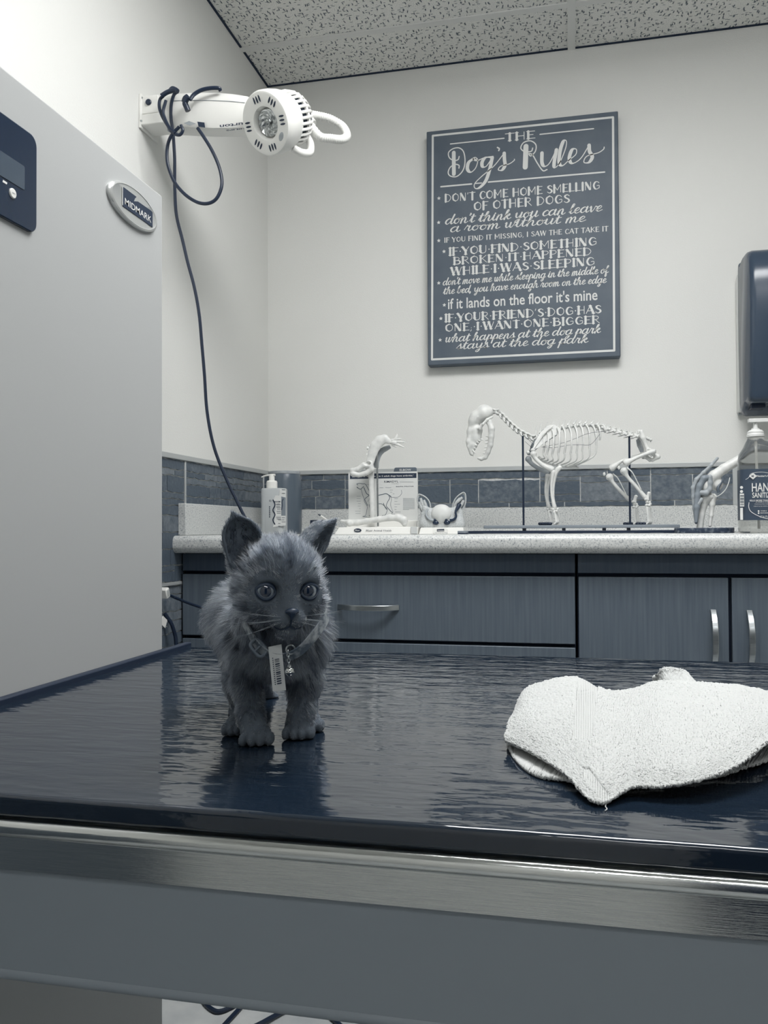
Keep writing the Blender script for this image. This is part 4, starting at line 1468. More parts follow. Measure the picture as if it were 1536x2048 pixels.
# shoulders and front legs (near side first)
for s, dx, dy_, bm_ in ((-1, 0, 0, M_BONE), (1, -26, 22, M_BONE_GREY)):  # far shoulder in grey: its shade is put into the colour
    o = s * .034
    q = lambda x, y, e=0., dx=dx, dy_=dy_, o=o: K(x + dx, y + dy_, o + e)
    mb = MB()
    blade = [q(552, 366), q(566, 312, s * -.004), q(604, 250, s * -.010), q(650, 206, s * -.014), q(694, 196, s * -.016), q(738, 224, s * -.016), q(742, 246, s * -.015), q(690, 278, s * -.012), q(630, 318, s * -.006), q(590, 352)]
    mb.prism(blade, (0, .003, 0))
    mb.tube([q(556, 360, -.002), q(598, 300, -s * .008 + s * .003), q(640, 245, -s * .012 + s * .006), q(690, 205, -s * .015 + s * .005)], [.003, .0028, .0024, .001], 8, smooth=4)
    mb.ball(q(555, 368), (.0062, .006, .005), 14, 10)
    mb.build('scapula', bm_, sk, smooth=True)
    mb = MB()
    if s < 0:
        long_bone(mb, [q(556, 392), q(572, 425), q(620, 468), q(680, 496)], .0088, .0052, .0078)
        mb.ball(q(520, 383), (.005, .005, .004), 12, 8)
    else:
        long_bone(mb, [K(522, 425, o), K(545, 458, o), K(600, 495, o), K(655, 515, o)], .0088, .0055, .007)
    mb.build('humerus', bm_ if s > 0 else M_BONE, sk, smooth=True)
    X0 = 0 if s < 0 else -38
    Y0 = 0 if s < 0 else 28
    r_ = lambda x, y, e=0.: K(x + X0, y + Y0 * max(0, 1 - (y - 480) / 280), o + e)
    mb = MB()
    long_bone(mb, [r_(690, 510), r_(678, 590), r_(680, 670), r_(698, 748)], .0062, .0034, .0056)
    mb.build('radius', M_BONE, sk, smooth=True)
    mb = MB()
    mb.tube([r_(744, 474, .003), r_(736, 482, .003), r_(718, 500, .003), r_(705, 530, .003), r_(692, 600, .004), r_(690, 680, .004), r_(702, 752, .004)], [.002, .0056, .0064, .0046, .0034, .003, .0036], 10, smooth=5)
    mb.build('ulna', M_BONE, sk, smooth=True)
    mb = MB()
    for k, (x, y) in enumerate(((690, 764), (704, 758), (716, 764), (698, 776), (712, 776))):
        mb.ball(r_(x, y, (k % 3 - 1) * .003), (.0036, .0036, .0032), 10, 8)
    mb.tube([r_(706, 766, .004), r_(724, 758, .006)], [.003, .0026], 8)
    mb.build('carpus', M_BONE, sk, smooth=True)
    for k in range(4):
        x1 = 695 + k * 5
        e = (k - 1.5) * .0055
        mb = MB()
        long_bone(mb, [r_(x1, 782, e * .6), r_(x1 + 8, 815, e), r_(x1 + 14, 848, e * 1.2)], .0026, .0018, .0026, 8)
        long_bone(mb, [r_(x1 + 14, 850, e * 1.2), r_(x1 + 2, 862, e * 1.4)], .0024, .0017, .002, 8)
        mb.build('metacarpal', M_BONE, sk, smooth=True)
    mb = MB()
    for k in range(4):
        mb.ball(r_(668 - 12 * (k % 2) - 16 * (k // 2), 860, (k - 1.5) * .006), (.0056, .004, .0042), 12, 8)
    mb.build('toe', M_BLACK, sk, smooth=True)

# pelvis and hind legs
pv = {}


def pelvis_fun(P):
    d = None
    for s in (-1, 1):
        o = s * .022
        sh = 0 if s < 0 else -16
        g = lambda x, y, e=0.: K(x + sh, y, o + e)
        for (x0, y0, r0), (x1, y1, r1) in (((1278, 245, .0052), (1290, 285, .0066)), ((1290, 285, .0064), (1312, 345, .0044)), ((1312, 345, .0044), (1325, 370, .0068)), ((1325, 370, .006), (1360, 398, .004)), ((1360, 398, .004), (1388, 412, .0062)), ((1388, 412, .006), (1352, 436, .0036)), ((1352, 436, .0036), (1310, 410, .0034)), ((1310, 410, .0034), (1322, 375, .005))):
            e0 = -s * .006 * (1 if y0 > 390 else 0)
            c = sd_cone(P, g(x0, y0, e0), g(x1, y1, -s * .006 * (1 if y1 > 390 else 0)), r0, r1)
            d = c if d is None else smin(d, c, .003)
        d = smax(d, -sd_ball(P, g(1326, 372, s * .008), (.0045, .004, .0045)), .001)
    d = smin(d, sd_cone(P, K(1300, 418, -.02), K(1290, 418, .02), .0038, .0038), .003)
    d = smin(d, sd_cone(P, K(1275, 276, -.02), K(1262, 276, .02), .0048, .0048), .003)
    return d


pa, pb = K(1220, 470), K(1420, 215)
pelvis = sdf_build('pelvis', pelvis_fun, (pa[0] - .005, KY - .04, pa[2] - .004), (pb[0] + .008, KY + .04, pb[2] + .004), .0011, M_BONE, sk)
MB().prism(KP([(1242, 300), (1262, 284), (1285, 345), (1300, 376), (1272, 386), (1250, 340)], .018), (0, .004, 0)).build('dark_far_half', M_BONE_GREY, pelvis, bevel=.001)  # grey plate for the dark far half of the pelvis
for s in (-1, 1):
    o = s * .030
    sx, sy = (0, 0) if s < 0 else (-96, 40)
    q = lambda x, y, e=0., sx=sx, sy=sy, o=o: K(x + sx, y + sy, o + e)
    mb = MB()
    if s < 0:
        long_bone(mb, [K(1362, 376, o), K(1300, 396, o), K(1235, 424, o), K(1176, 452, o)], .0066, .0046, .0098)
        mb.ball(K(1340, 372, -.022), (.005, .006, .005), 12, 8)
    else:
        long_bone(mb, [K(1296, 400, o), K(1240, 412, o), K(1150, 440, o), K(1080, 488, o)], .0066, .0046, .009)
    mb.build('femur', M_BONE, sk, smooth=True)
    mb = MB().ball(q(1128, 486) if s < 0 else K(1030, 528, o), (.0034, .0032, .0052), 12, 8)
    mb.build('patella', M_BONE, sk, smooth=True)
    mb = MB()
    long_bone(mb, [q(1160, 505), q(1190, 552), q(1246, 614), q(1304, 684) if s < 0 else K(1198, 700, o)], .0098, .0044, .0056)
    mb.build('tibia', M_BONE, sk, smooth=True)
    MB().tube([q(1182, 486, -s * -.006), q(1216, 515, -s * -.008), q(1246, 570, -s * -.007), q(1276, 632, -s * -.004)], [.0022, .0013, .0012, .0014], 8, smooth=5).build('fibula', M_BONE, sk, smooth=True)
    hx, hy = (0, 0) if s < 0 else (-86, 22)
    h_ = lambda x, y, e=0., hx=hx, hy=hy, o=o: K(x + hx, y + hy * max(0., 1 - (y - 650) / 200), o + e)
    mb = MB()
    long_bone(mb, [h_(1328, 656), h_(1322, 676), h_(1318, 700)], .0050, .0042, .0052, 10)
    mb.build('calcaneus', M_BONE, sk, smooth=True)
    mb = MB()
    for k, (x, y) in enumerate(((1308, 696), (1316, 714), (1330, 716), (1314, 736), (1328, 738), (1336, 728))):
        mb.ball(h_(x, y, (k % 3 - 1) * .003), (.0044, .004, .004), 10, 8)
    mb.build('tarsus', M_BONE, sk, smooth=True)
    for k in range(4):
        e = (k - 1.5) * .005
        mb = MB()
        long_bone(mb, [h_(1316 + k * 7, 750, e * .5), h_(1320 + k * 7, 800, e), h_(1324 + k * 8, 846, e * 1.2)], .0028, .002, .0028, 8)
        long_bone(mb, [h_(1324 + k * 8, 850, e * 1.2), h_(1312 + k * 8, 862, e * 1.5)], .0024, .0018, .002, 8)
        mb.build('metatarsal', M_BONE, sk, smooth=True)
    mb = MB()
    for k in range(3):
        mb.ball(h_(1296 - 20 * k, 860, (k - 1) * .009), (.0056, .0042, .0044), 12, 8)
    mb.build('toe', M_BLACK, sk, smooth=True)

# rods and board
M_BOARD = mat('grey board', .52, .5)
zb1, zb0 = K(900, 868, -.03)[2], K(900, 889, -.06)[2]
bx0, bx1 = K(225, 880, -.06)[0], K(1536, 880, -.06)[0]
for x in (486, 1197):
    MB().tube([K(x, 262 if x < 900 else 268), np.array((K(x + 5, 800)[0], KY, zb1 - .003))], .0026, 12).build('support_rod', M_BLACK, sk, smooth=True)
MB().box((bx0, KY - .062, zb0), (bx1, KY + .062, zb1)).build('board', M_BOARD, sk, bevel=.0015)
px0, px1 = K(118, 920, -.07)[0], K(1545, 920, -.07)[0]
MB().box((px0, KY - .066, CZ), (px1, KY + .07, K(900, 905, -.07)[2])).build('plinth', M_BLACK, sk, bevel=.001)
for x in (495, 760, 1030, 1195):
    MB().box((K(x - 12, 900, -.06)[0], KY - .055, K(900, 907, -.07)[2] - .001), (K(x + 12, 900, -.06)[0], KY - .04, zb0 + .0005)).build('board_foot', M_BLACK, sk)
for a, b_p in ((222, 590), (695, 770), (887, 1230), (1337, 1427)):
    MB().box((K(a, 920, -.07)[0], KY - .0668, CZ + .0005), (K(b_p, 920, -.07)[0], KY - .06, K(900, 922, -.07)[2])).build('plinth_block', M_BONE_GREY, sk)  # pale blocks along the plinth's front

# ------------------------------------------------------------------ hip joint model with printed card
HYY = -.43
H = lambda x, y, dy=0.: atY(660 + x / 7.68, 850 + y / 7.68, HYY + dy)
hu = .000163
hip = thing('joint_model', 'white bone joint model on a rod, on a white stand with a printed card', 'anatomical model', (H(700, 1600)[0], HYY, CZ))
zt_ = H(700, 1568, -.05)[2]
xa, xb = H(60, 1640, -.06)[0], H(1345, 1640, -.06)[0]
mb = MB().prism([(xa, HYY - .06, CZ), (xb, HYY - .06, CZ), (xb, HYY - .054, zt_), (xa + .012, HYY - .054, zt_)], (0, .10, 0))
st = mb.build('stand', M_WHITE, hip, bevel=.0012)
MB().box((H(1240, 1600, -.062)[0], HYY - .0625, CZ + .0012), (xb - .001, HYY - .056, zt_ + .0005)).build('end_block', mat('grey white plastic', .78, .4), st, bevel=.0006)
MB().box((H(285, 1500, .05)[0], HYY + .03, zt_ - .001), (H(1350, 1500, .05)[0], HYY + .062, H(900, 1470, .05)[2])).build('card_holder', M_WHITE, hip, bevel=.0012)
xr, zr = np.array((1., 0, 0)), np.array((0, 0, 1.))
nn = np.array((0, -1., 0))
mb = MB()
o = H(425, 1618, -.0585)
ring = [H(425 + 58 * math.cos(a), 1618 + 30 * math.sin(a), -.0592) for a in np.linspace(0, 2 * PI, 30, endpoint=False)]
mb.add(ring, [tuple(range(30))])
mb.build('oval_print', M_INK, st)
mb = MB()
put_text(mb, 'Pfizer', H(385, 1630, -.0598), xr, zr, width=.0125, height=.0042, bold=.01)
mb.build('oval_lettering', M_PRINT, st)
mb = MB()
put_text(mb, 'Pfizer Animal Health', H(553, 1634, -.0595), xr, zr, width=H(930, 0)[0] - H(553, 0)[0], height=.0044, bold=.005)
mb.build('stand_lettering', M_INK, st)
# card
CYY = .045
cardl, cardr = H(285, 1400, CYY), H(1348, 1400, CYY)
ct, cb = H(800, 722, CYY)[2], H(800, 1500, CYY)[2]
M_CARD = mat('white card', .82, .6)
card = MB().box((cardl[0], HYY + CYY, cb), (cardr[0], HYY + CYY + .0016, ct)).build('printed_card', M_CARD, hip)
h2 = lambda x, y: H(x, y, CYY - .0003)
mb = MB().add([h2(306, 748), h2(1328, 738), h2(1328, 812), h2(306, 828)], [(3, 2, 1, 0)])
mb.build('card_banner', M_INK, card)
mb = MB()
put_text(mb, "Six times as many as 1 in 5 adult dogs have arthritis.'", H(340, 804, CYY - .0006), xr, zr, width=h2(1280, 0)[0] - h2(340, 0)[0], height=.0040, bold=.012)
mb.build('banner_lettering', M_PRINT, card)
mb = MB()
put_text(mb, 'RIMADYL', h2(832, 886), xr, zr, width=h2(1050, 0)[0] - h2(832, 0)[0], height=.0052, bold=.01)
put_text(mb, '(carprofen)', h2(950, 908), xr, zr, width=h2(1052, 0)[0] - h2(950, 0)[0], height=.0016)
put_text(mb, 'SKELETAL STRUCTURE', h2(1012, 952), xr, zr, width=h2(1285, 0)[0] - h2(1012, 0)[0], height=.0022, bold=.02)
mb.build('card_lettering', M_INK, card)
mb = MB()
for k in range(12):
    y = 1130 + k * 15.5
    flat(mb, [h2(1120, y), h2(1300 if k < 11 else 1215, y)], .0008, nn)
for x0, x1, y in ((410, 470, 1095), (410, 470, 1132), (410, 470, 1170), (430, 470, 1208), (425, 470, 1245), (445, 470, 1284), (385, 470, 1325), (390, 470, 1360), (560, 610, 915), (760, 820, 962), (850, 940, 962), (920, 965, 1000), (925, 955, 1033), (965, 990, 1056), (990, 1045, 1133), (990, 1035, 1175), (990, 1075, 1217), (990, 1030, 1258), (990, 1020, 1298), (1000, 1085, 1336), (1070, 1280, 875)):
    flat(mb, [h2(x0, y), h2(x1, y)], .0009, nn)
mb.build('fine_print', mat('grey print', .58, .7), card)
mb = MB()
for P, w in (([(430, 925), (412, 905), (460, 898), (500, 905), (535, 905), (560, 930), (590, 990), (640, 1050), (660, 1080)], .0016), ([(430, 960), (412, 955), (440, 975), (470, 985), (500, 960), (520, 940)], .0018), ([(478, 985), (500, 1070), (520, 1120), (530, 1180), (570, 1250), (565, 1310), (545, 1390), (500, 1405), (565, 1408)], .0012),
             ([(520, 960), (545, 1020), (570, 1060), (620, 1085)], .0022), ([(610, 1075), (565, 1110), (535, 1140), (555, 1190), (580, 1240)], .0018), ([(600, 1215), (610, 1270), (632, 1330), (630, 1370), (600, 1395), (650, 1390)], .0014), ([(620, 1090), (600, 1140), (580, 1180)], .0008), ([(632, 1095), (618, 1150), (605, 1200)], .0008), ([(645, 1100), (640, 1150), (632, 1205)], .0008), ([(655, 1100), (660, 1160), (655, 1235)], .0008), ([(600, 1235), (655, 1240)], .0008),
             ([(740, 1080), (800, 1068), (860, 1055), (900, 1075), (940, 1100)], .0022), ([(745, 1210), (800, 1215), (850, 1260), (880, 1300), (850, 1380), (800, 1392), (850, 1392)], .0014), ([(905, 1085), (915, 1125), (885, 1180), (865, 1240), (895, 1280), (940, 1330), (965, 1345)], .0016), ([(940, 1105), (945, 1150), (930, 1220), (950, 1290), (965, 1340), (945, 1365), (1000, 1368)], .0008), ([(920, 1105), (1000, 1112), (1060, 1100), (1100, 1050), (1095, 1000)], .0009), ([(820, 1200), (840, 1250), (870, 1300)], .0018)):
    flat(mb, catmull([h2(*p) for p in P], 5), w, nn)
mb.build('dog_drawing', mat('pencil print', .42, .7), card)
tab = MB().prism([H(x, y, CYY + .004) for x, y in ((975, 722), (992, 662), (1010, 654), (1312, 650), (1330, 662), (1332, 735), (975, 740))], (0, .0014, 0)).build('index_tab', mat('dark card', .38, .6), hip)
mb = MB()
put_text(mb, 'ELBOW', H(1070, 706, CYY + .0037), xr, zr, width=h2(1245, 0)[0] - h2(1070, 0)[0], height=.0056, bold=.008)
mb.build('tab_lettering', M_PRINT, tab)


def hip_fun(P):
    d = None
    prev = None
    for x, y, r in ((590, 640, 62), (622, 540, 66), (655, 430, 74), (700, 320, 84), (765, 245, 84), (835, 215, 70), (895, 245, 42), (925, 262, 22)):
        c = np.array(H(x, y)), r * hu
        if prev is not None:
            e = sd_cone(P * (1, 2.2, 1), prev[0] * (1, 2.2, 1), c[0] * (1, 2.2, 1), prev[1], c[1])
            d = e if d is None else smin(d, e, .003)
        prev = c
    for chain, dy in ((((600, 620, 55), (520, 620, 45), (430, 680, 40), (345, 700, 40), (350, 745, 45), (440, 770, 36), (560, 738, 40), (640, 680, 45), (610, 600, 55)), -.003), (((345, 700, 36), (318, 682, 14)), -.003)):
        for (x0, y0, r0), (x1, y1, r1) in zip(chain[:-1], chain[1:]):
            d = smin(d, sd_cone(P, H(x0, y0, dy), H(x1, y1, dy), r0 * hu, r1 * hu), .002)
    d = smax(d, -sd_ball(P, H(570, 588, -.012), (.0088, .012, .0062)), .0015)
    return d


h0, h1 = H(290, 830), H(960, 110)
pel = sdf_build('pelvis', hip_fun, (h0[0], HYY - .02, h0[2]), (h1[0], HYY + .02, h1[2]), .0009, M_BONE, hip)
mb = MB().tube([H(705, 660, .02), H(715, 560, .02), (H(745, 460, .02)), H(800, 395, .02), H(860, 362, .02), H(925, 330, .02)], np.array((46, 44, 48, 46, 42, 30)) * hu, 12, smooth=5, flat=((0, 1, 0), .6))
mb.build('far_ilium', M_BONE_GREY, hip, smooth=True)  # shading of the far side is put into the grey colour
mb = MB()
for P in ([(925, 265), (1040, 302), (1140, 345)], [(940, 240), (1030, 220), (1098, 214)], [(930, 250), (1050, 258), (1150, 264)], [(960, 300), (1025, 342)], [(1000, 225), (1020, 185), (1032, 138)], [(600, 392), (612, 350), (600, 300)], [(575, 460), (592, 436)], [(570, 356), (612, 358)]):
    C = [H(x, y, .004) for x, y in P]
    if len(C) == 2:
        C = [C[0], (C[0] + C[1]) / 2, C[1]]
    mb.tube(C, np.array((26, 20, 9)) * hu, 10, smooth=4)
mb.ball(H(985, 275, .004), np.array((55, 40, 45)) * hu, 14, 10)
mb.build('tail_vertebra', M_BONE, hip, smooth=True)
MB().tube([H(722, 415, .004), H(738, 1556, .004)], .0024, 14).build('support_rod', M_CHROME, hip, smooth=True)
mb = MB()
long_bone(mb, [H(630, 735, .012), H(640, 1000, .012), H(655, 1425, .012)], .0085, .0070, .0078)
mb.build('upright_bone', M_BONE, hip, smooth=True)


def fem_fun(P):
    d = None
    prev = None
    for x, y, r in ((290, 1500, 50), (420, 1500, 48), (560, 1478, 44), (760, 1448, 46), (920, 1424, 50), (1050, 1424, 56), (1130, 1462, 62), (1145, 1515, 46)):
        c = H(x, y, -.03), r * hu
        if prev is not None:
            e = sd_cone(P, prev[0], c[0], prev[1], c[1])
            d = e if d is None else smin(d, e, .003)
        prev = c
    d = smin(d, sd_cone(P, H(290, 1490, -.03), H(175, 1472, -.03), 34 * hu, 20 * hu), .004)
    d = smin(d, sd_ball(P, H(300, 1510, -.036), 52 * hu), .003)
    return smin(d, sd_ball(P, H(1085, 1425, -.022), 60 * hu), .003)


f0, f1 = H(140, 1580, -.03), H(1220, 1340, -.03)
sdf_build('femur', fem_fun, (f0[0], HYY - .05, zt_ - .001), (f1[0], HYY - .005, f1[2]), .0009, M_BONE, hip)

# ------------------------------------------------------------------ ear canal model
EY = -.45
E = lambda x, y, dy=0.: atY(820 + x / 10.97, 960 + y / 10.97, EY + dy)
eu = .000113
ear = thing('ear_model', 'small pale ear canal model with two raised ears and dark hollows on a white base', 'anatomical model', (E(690, 1200)[0], EY, CZ))
z1 = E(690, 1042, -.03)[2]
x0, x1 = E(190, 1200, -.036)[0], E(1180, 1200, -.036)[0]
mb = MB().prism([(x0, EY - .036, CZ), (x1, EY - .036, CZ), (x1 - .002, EY - .030, z1), (x0 + .004, EY - .030, z1)], (0, .062, 0))
eb = mb.build('base', M_WHITE, ear, bevel=.0012)
pq = [E(670 + 165 * math.copysign(abs(math.cos(a)) ** .5, math.cos(a)), 1125 + 62 * math.copysign(abs(math.sin(a)) ** .5, math.sin(a)), -.0362) for a in np.linspace(0, 2 * PI, 40, endpoint=False)]
mb = MB().prism(pq, (0, -.0006, 0))
plq = mb.build('label_plate', mat('label white', .93, .5), eb)
mb = MB().add([E(590, 1078, -.0372), E(752, 1072, -.0372), E(752, 1126, -.0372), E(590, 1130, -.0372)], [(3, 2, 1, 0)])
mb.build('label_block', M_INK, plq)
mb = MB()
put_text(mb, 'Vetoquinol', E(598, 1118, -.0376), xr, zr, width=E(745, 0)[0] - E(598, 0)[0], height=.0034, bold=.01)
mb.build('label_lettering', M_PRINT, plq)
mb = MB()
put_text(mb, 'Your Animal Specialists', E(540, 1166, -.037), xr, zr, width=E(815, 0)[0] - E(540, 0)[0], height=.0014, bold=.02)
mb.build('label_line', M_INK, plq)
M_EARPALE = mat('stippled pale plastic', .76, .55, v2=.68, scale=420, lo=.42, hi=.6)
M_EARDARK = mat('dark glossy hollow', .12, .25)


def eb_fun(P):
    Q = P * (1, 1, 1)
    d = sd_ball(P, E(690, 900, .0), (430 * eu, .018, 330 * eu))
    d = smin(d, sd_cone(P, E(330, 960), E(1080, 960), .014, .014), .01)
    d = smin(d, sd_cone(P, E(300, 760), E(340, 1000), .008, .012), .008)
    d = smin(d, sd_cone(P, E(1090, 720), E(1080, 1000), .008, .012), .008)
    d = smin(d, sd_cone(P, E(400, 700), E(330, 620), .010, .008), .008)
    return smin(d, sd_cone(P, E(960, 700), E(1050, 620), .010, .008), .008)


e0, e1 = E(180, 1060), E(1220, 520)
sdf_build('head_block', eb_fun, (e0[0], EY - .026, z1 - .002), (e1[0], EY + .026, e1[2]), .0011, M_EARPALE, ear)
dome = lambda P: smin(sd_ball(P, E(690, 745, -.010), (232 * eu, .016, 215 * eu)), sd_cone(P, E(690, 800, -.012), E(675, 1010, -.012), .011, .0045), .008)
sdf_build('skull_dome', dome, (E(420, 0)[0], EY - .032, E(0, 1050)[2]), (E(960, 0)[0], EY + .012, E(0, 500)[2]), .001, mat('pale dome plastic', .82, .5), ear)
for ol, inn, ridges in (([(250, 700), (195, 560), (160, 440), (190, 322), (260, 330), (340, 375), (410, 450), (448, 560), (440, 640), (340, 700)], (300, 520), [[(230, 400), (270, 520), (330, 680)], [(300, 440), (340, 540), (380, 640)], [(200, 480), (260, 620), (340, 740), (380, 820)]]),
                        ([(930, 650), (945, 540), (985, 430), (1060, 345), (1170, 276), (1215, 320), (1225, 450), (1195, 580), (1125, 670), (1010, 690)], (1090, 480), [[(1150, 380), (1060, 470), (980, 560)], [(1180, 440), (1130, 540), (1060, 640)], [(1100, 400), (1020, 500), (960, 620)]])):
    C = catmull([E(x, y, .002) for x, y in ol], 5, closed=True)
    pn = MB().prism(C, (0, .010, 0)).build('ear_shell', M_EARPALE, ear, bevel=.002)
    cc = E(inn[0], inn[1], .002)
    C2 = [cc + (p - cc) * .82 + (0, -.0012, 0) for p in C]
    MB().prism(C2, (0, .0011, 0)).build('ear_hollow', mat('slate plastic', .36, .4), pn)
    mb = MB()
    for r_ in ridges:
        mb.tube([E(x, y, -.001) for x, y in r_], np.interp(np.linspace(0, 1, len(r_)), (0, .5, 1), (30 * eu, 36 * eu, 22 * eu)), 10, smooth=5)
    mb.tube(np.vstack((C, C[:1])) + (0, -.001, 0), .0016, 8)
    mb.build('ear_ridge', M_EARPALE, pn, smooth=True)
MB().tube([E(1085, 530, -.006), E(1050, 600, -.010), E(1000, 700, -.016), E(1012, 800, -.018), E(960, 868, -.019), (E(880, 890, -.018))], np.array((48, 44, 24, 24, 30, 36)) * eu, 12, smooth=5).build('ear_canal', M_EARDARK, ear, smooth=True)
MB().tube([E(390, 640, -.008), E(350, 720, -.013), E(372, 810, -.017), E(440, 868, -.019), E(520, 888, -.019)], np.array((26, 22, 20, 24, 30)) * eu, 12, smooth=5).build('ear_canal', M_BONE_GREY, ear, smooth=True)
for x, y in ((565, 935), (812, 935)):
    mb = MB().ball(E(x, y, -.018), (72 * eu, .006, 52 * eu), 20, 12)
    mb.ball(E(x - 20, y - 55, -.02), (30 * eu, .003, 34 * eu), 12, 8)
    mb.build('ear_bulla', M_EARDARK, ear, smooth=True)
bx = thing('small_box', 'tiny grey-topped black box beside the white base of the ear model', 'box', (E(1140, 1200, -.05)[0], EY - .05, CZ))
MB().box((E(1035, 0, -.06)[0], EY - .06, CZ), (E(1252, 0, -.06)[0], EY - .043, E(0, 1165, -.06)[2])).build('body', M_BLACK, bx, bevel=.0006)
MB().box((E(1035, 0, -.06)[0], EY - .0602, E(0, 1165, -.06)[2]), (E(1252, 0, -.06)[0], EY - .043, E(0, 1120, -.06)[2])).build('lid', M_BOARD, bx, bevel=.0006)

# ------------------------------------------------------------------ knee joint model
NY = -.42
N_ = lambda x, y, dy=0.: atY(1370 + x / 9.25, 890 + y / 9.25, NY + dy)
nu = .000136
kn = thing('knee_model', 'knee joint model with grey ligament straps on a dark base beside the sanitizer bottle', 'anatomical model', (N_(400, 1600)[0], NY, CZ))
kb = N_(400, 1530, -.02)[2]
C = [(N_(330, 0)[0] + .066 * math.copysign(abs(math.cos(a)) ** .6, math.cos(a)), NY + .045 * math.copysign(abs(math.sin(a)) ** .6, math.sin(a)), CZ) for a in np.linspace(0, 2 * PI, 40, endpoint=False)]
MB().prism(C, (0, 0, kb - CZ)).build('base', mat('rough dark base', .14, .5, v2=.5, scale=90, lo=.5, hi=.72, bump=.002, bscale=120), kn, bevel=.0015)


def nb(name, chain, material, dy=0., extra=None, k=.004, step=.001):
    pts = [(np.array(N_(x, y, dy + (e[0] if e else 0))), r * nu) for x, y, r, *e in chain]

    def fun(P):
        d = None
        for (a, ra), (b, rb) in zip(pts[:-1], pts[1:]):
            c = sd_cone(P, a, b, ra, rb)
            d = c if d is None else smin(d, c, k)
        for c_, r_ in (extra or []):
            d = smin(d, sd_ball(P, c_, r_), k)
        return d
    A = np.array([p for p, _ in pts] + [c for c, _ in (extra or [])])
    mr = max(max(r for _, r in pts), max([np.max(r) for _, r in (extra or [])] or [0])) + .004
    return sdf_build(name, fun, A.min(0) - mr, A.max(0) + mr, step, material, kn)


nb('femur', [(1080, 230, 80), (720, 440, 82), (540, 570, 96), (420, 690, 100)], M_BONE, extra=[(N_(400, 740, -.004), (.016, .016, .021)), (N_(585, 720, .006), (.0145, .016, .0165))])
nb('tibia', [(360, 965, 95), (360, 1010, 92), (335, 1120, 66), (300, 1300, 58), (272, 1560, 56)], M_BONE, extra=[(N_(450, 960), (.014, .015, .010))])
nb('fibula', [(520, 960, 62), (505, 1100, 44), (485, 1300, 32), (462, 1490, 28)], M_BONE, dy=-.004)
nb('ligament_strap', [(598, 248, 26), (480, 380, 26), (345, 510, 30), (215, 640, 36), (150, 790, 34), (158, 960, 34), (180, 1180, 36), (205, 1440, 26)], M_BONE_GREY, dy=-.008)
nb('ligament_strap', [(460, 590, 40), (350, 620, 52), (270, 760, 50), (232, 930, 48), (218, 1150, 50), (206, 1420, 30)], mat('grey rubber', .52, .5), dy=-.017)
nb('ligament_strap', [(460, 590, 42), (468, 700, 42), (455, 820, 42), (390, 890, 46), (290, 878, 44)], M_BONE_GREY, dy=-.018)
nb('ligament_strap', [(300, 1010, 36), (240, 1080, 36), (220, 1200, 34)], M_BONE_GREY, dy=-.018)
MB().tube([N_(830, 600, -.012), N_(800, 720, -.014), N_(730, 850, -.016), N_(600, 948, -.016), N_(520, 900, -.014)], .0010, 8, smooth=6).build('ligature', M_BONE, kn, smooth=True)
MB().tube([N_(690, 660, .0), N_(650, 720, -.006), N_(610, 800, -.01), N_(622, 880, -.01)], .0035, 10, smooth=5).build('rear_ligament', mat('dark grey rubber', .36, .5), kn, smooth=True)

# ------------------------------------------------------------------ hand sanitizer
ZY = -.52
Z_ = lambda x, y, dy=0.: atY(1320 + x / 3.357, 500 + y / 3.357, ZY + dy)
san = thing('sanitizer_bottle', 'large clear pump bottle of hand sanitizer with dark wraparound label', 'bottle', (Z_(680, 1800)[0], ZY, CZ))
M_CLEAR = mat('clear gel bottle', .86, .06, trans=.92, ior=1.12, spec=.6)
zx = Z_(530, 1700)[0]                            # left edge
zw = .112
zc = zx + zw / 2
nk = Z_(641, 1200)[0]
zh = lambda y: Z_(600, y)[2]
rings = []
for z, wl, wr, dp, cx in ((CZ, .90, .90, .034, zc), (CZ + .004, 1., 1., .038, zc), (zh(1815), 1., 1., .038, zc), (zh(1480), 1., 1., .038, zc), (zh(1415), 1.0, 1.0, .038, zc), (zh(1370), .96, .96, .036, zc), (zh(1330), .74, .78, .031, zc - .004), (zh(1295), .46, .52, .024, nk + .004), (zh(1270), .31, .31, .0172, nk), (zh(1255), .29, .29, .0165, nk)):
    hw = zw / 2
    sec = []
    for k in range(40):
        a = 2 * PI * k / 40
        c, s = math.cos(a), math.sin(a)
        e = .55 if z < zh(1320) else .8
        sec.append((cx + hw * (wr if c > 0 else wl) * math.copysign(abs(c) ** e, c), ZY + dp * math.copysign(abs(s) ** e, s), z))
    rings.append(sec)
mb = MB()
loft(mb, rings)
body = mb.build('bottle_body', M_CLEAR, san, smooth=True)
mb = MB().lathe([(.0185, 0), (.0185, .006), (.0175, .007), (.0175, .012), (.012, .016), (.0085, .017), (.0085, .020)], (nk, ZY, zh(1258)), seg=32)
mb.lathe([(.0052, 0), (.0050, .022)], (nk, ZY, zh(1205)), seg=16)
mb.box((nk - .015, ZY - .009, zh(1160)), (nk + .03, ZY + .009, zh(1135)))
M_MILK = mat('milky plastic', .84, .35)
mb.build('pump', M_MILK, san, smooth=True, bevel=.0012)
MB().tube([(nk, ZY, zh(1290)), (nk + .004, ZY, CZ + .01)], .0028, 10).build('dip_tube', M_MILK, san, smooth=True)
lr = []
M_LBL = mat('dark label', .28, .4, v2=.2, scale=6)
lo_, hi_ = zh(1815), zh(1478)


def wrap(a0, a1, off=.0012, n=26):
    out = []
    for a in np.linspace(a0, a1, n):
        c, s = math.cos(a), math.sin(a)
        out.append((zc + (zw / 2 + off) * math.copysign(abs(c) ** .55, c), ZY + (.038 + off) * math.copysign(abs(s) ** .55, s)))
    return np.array(out)


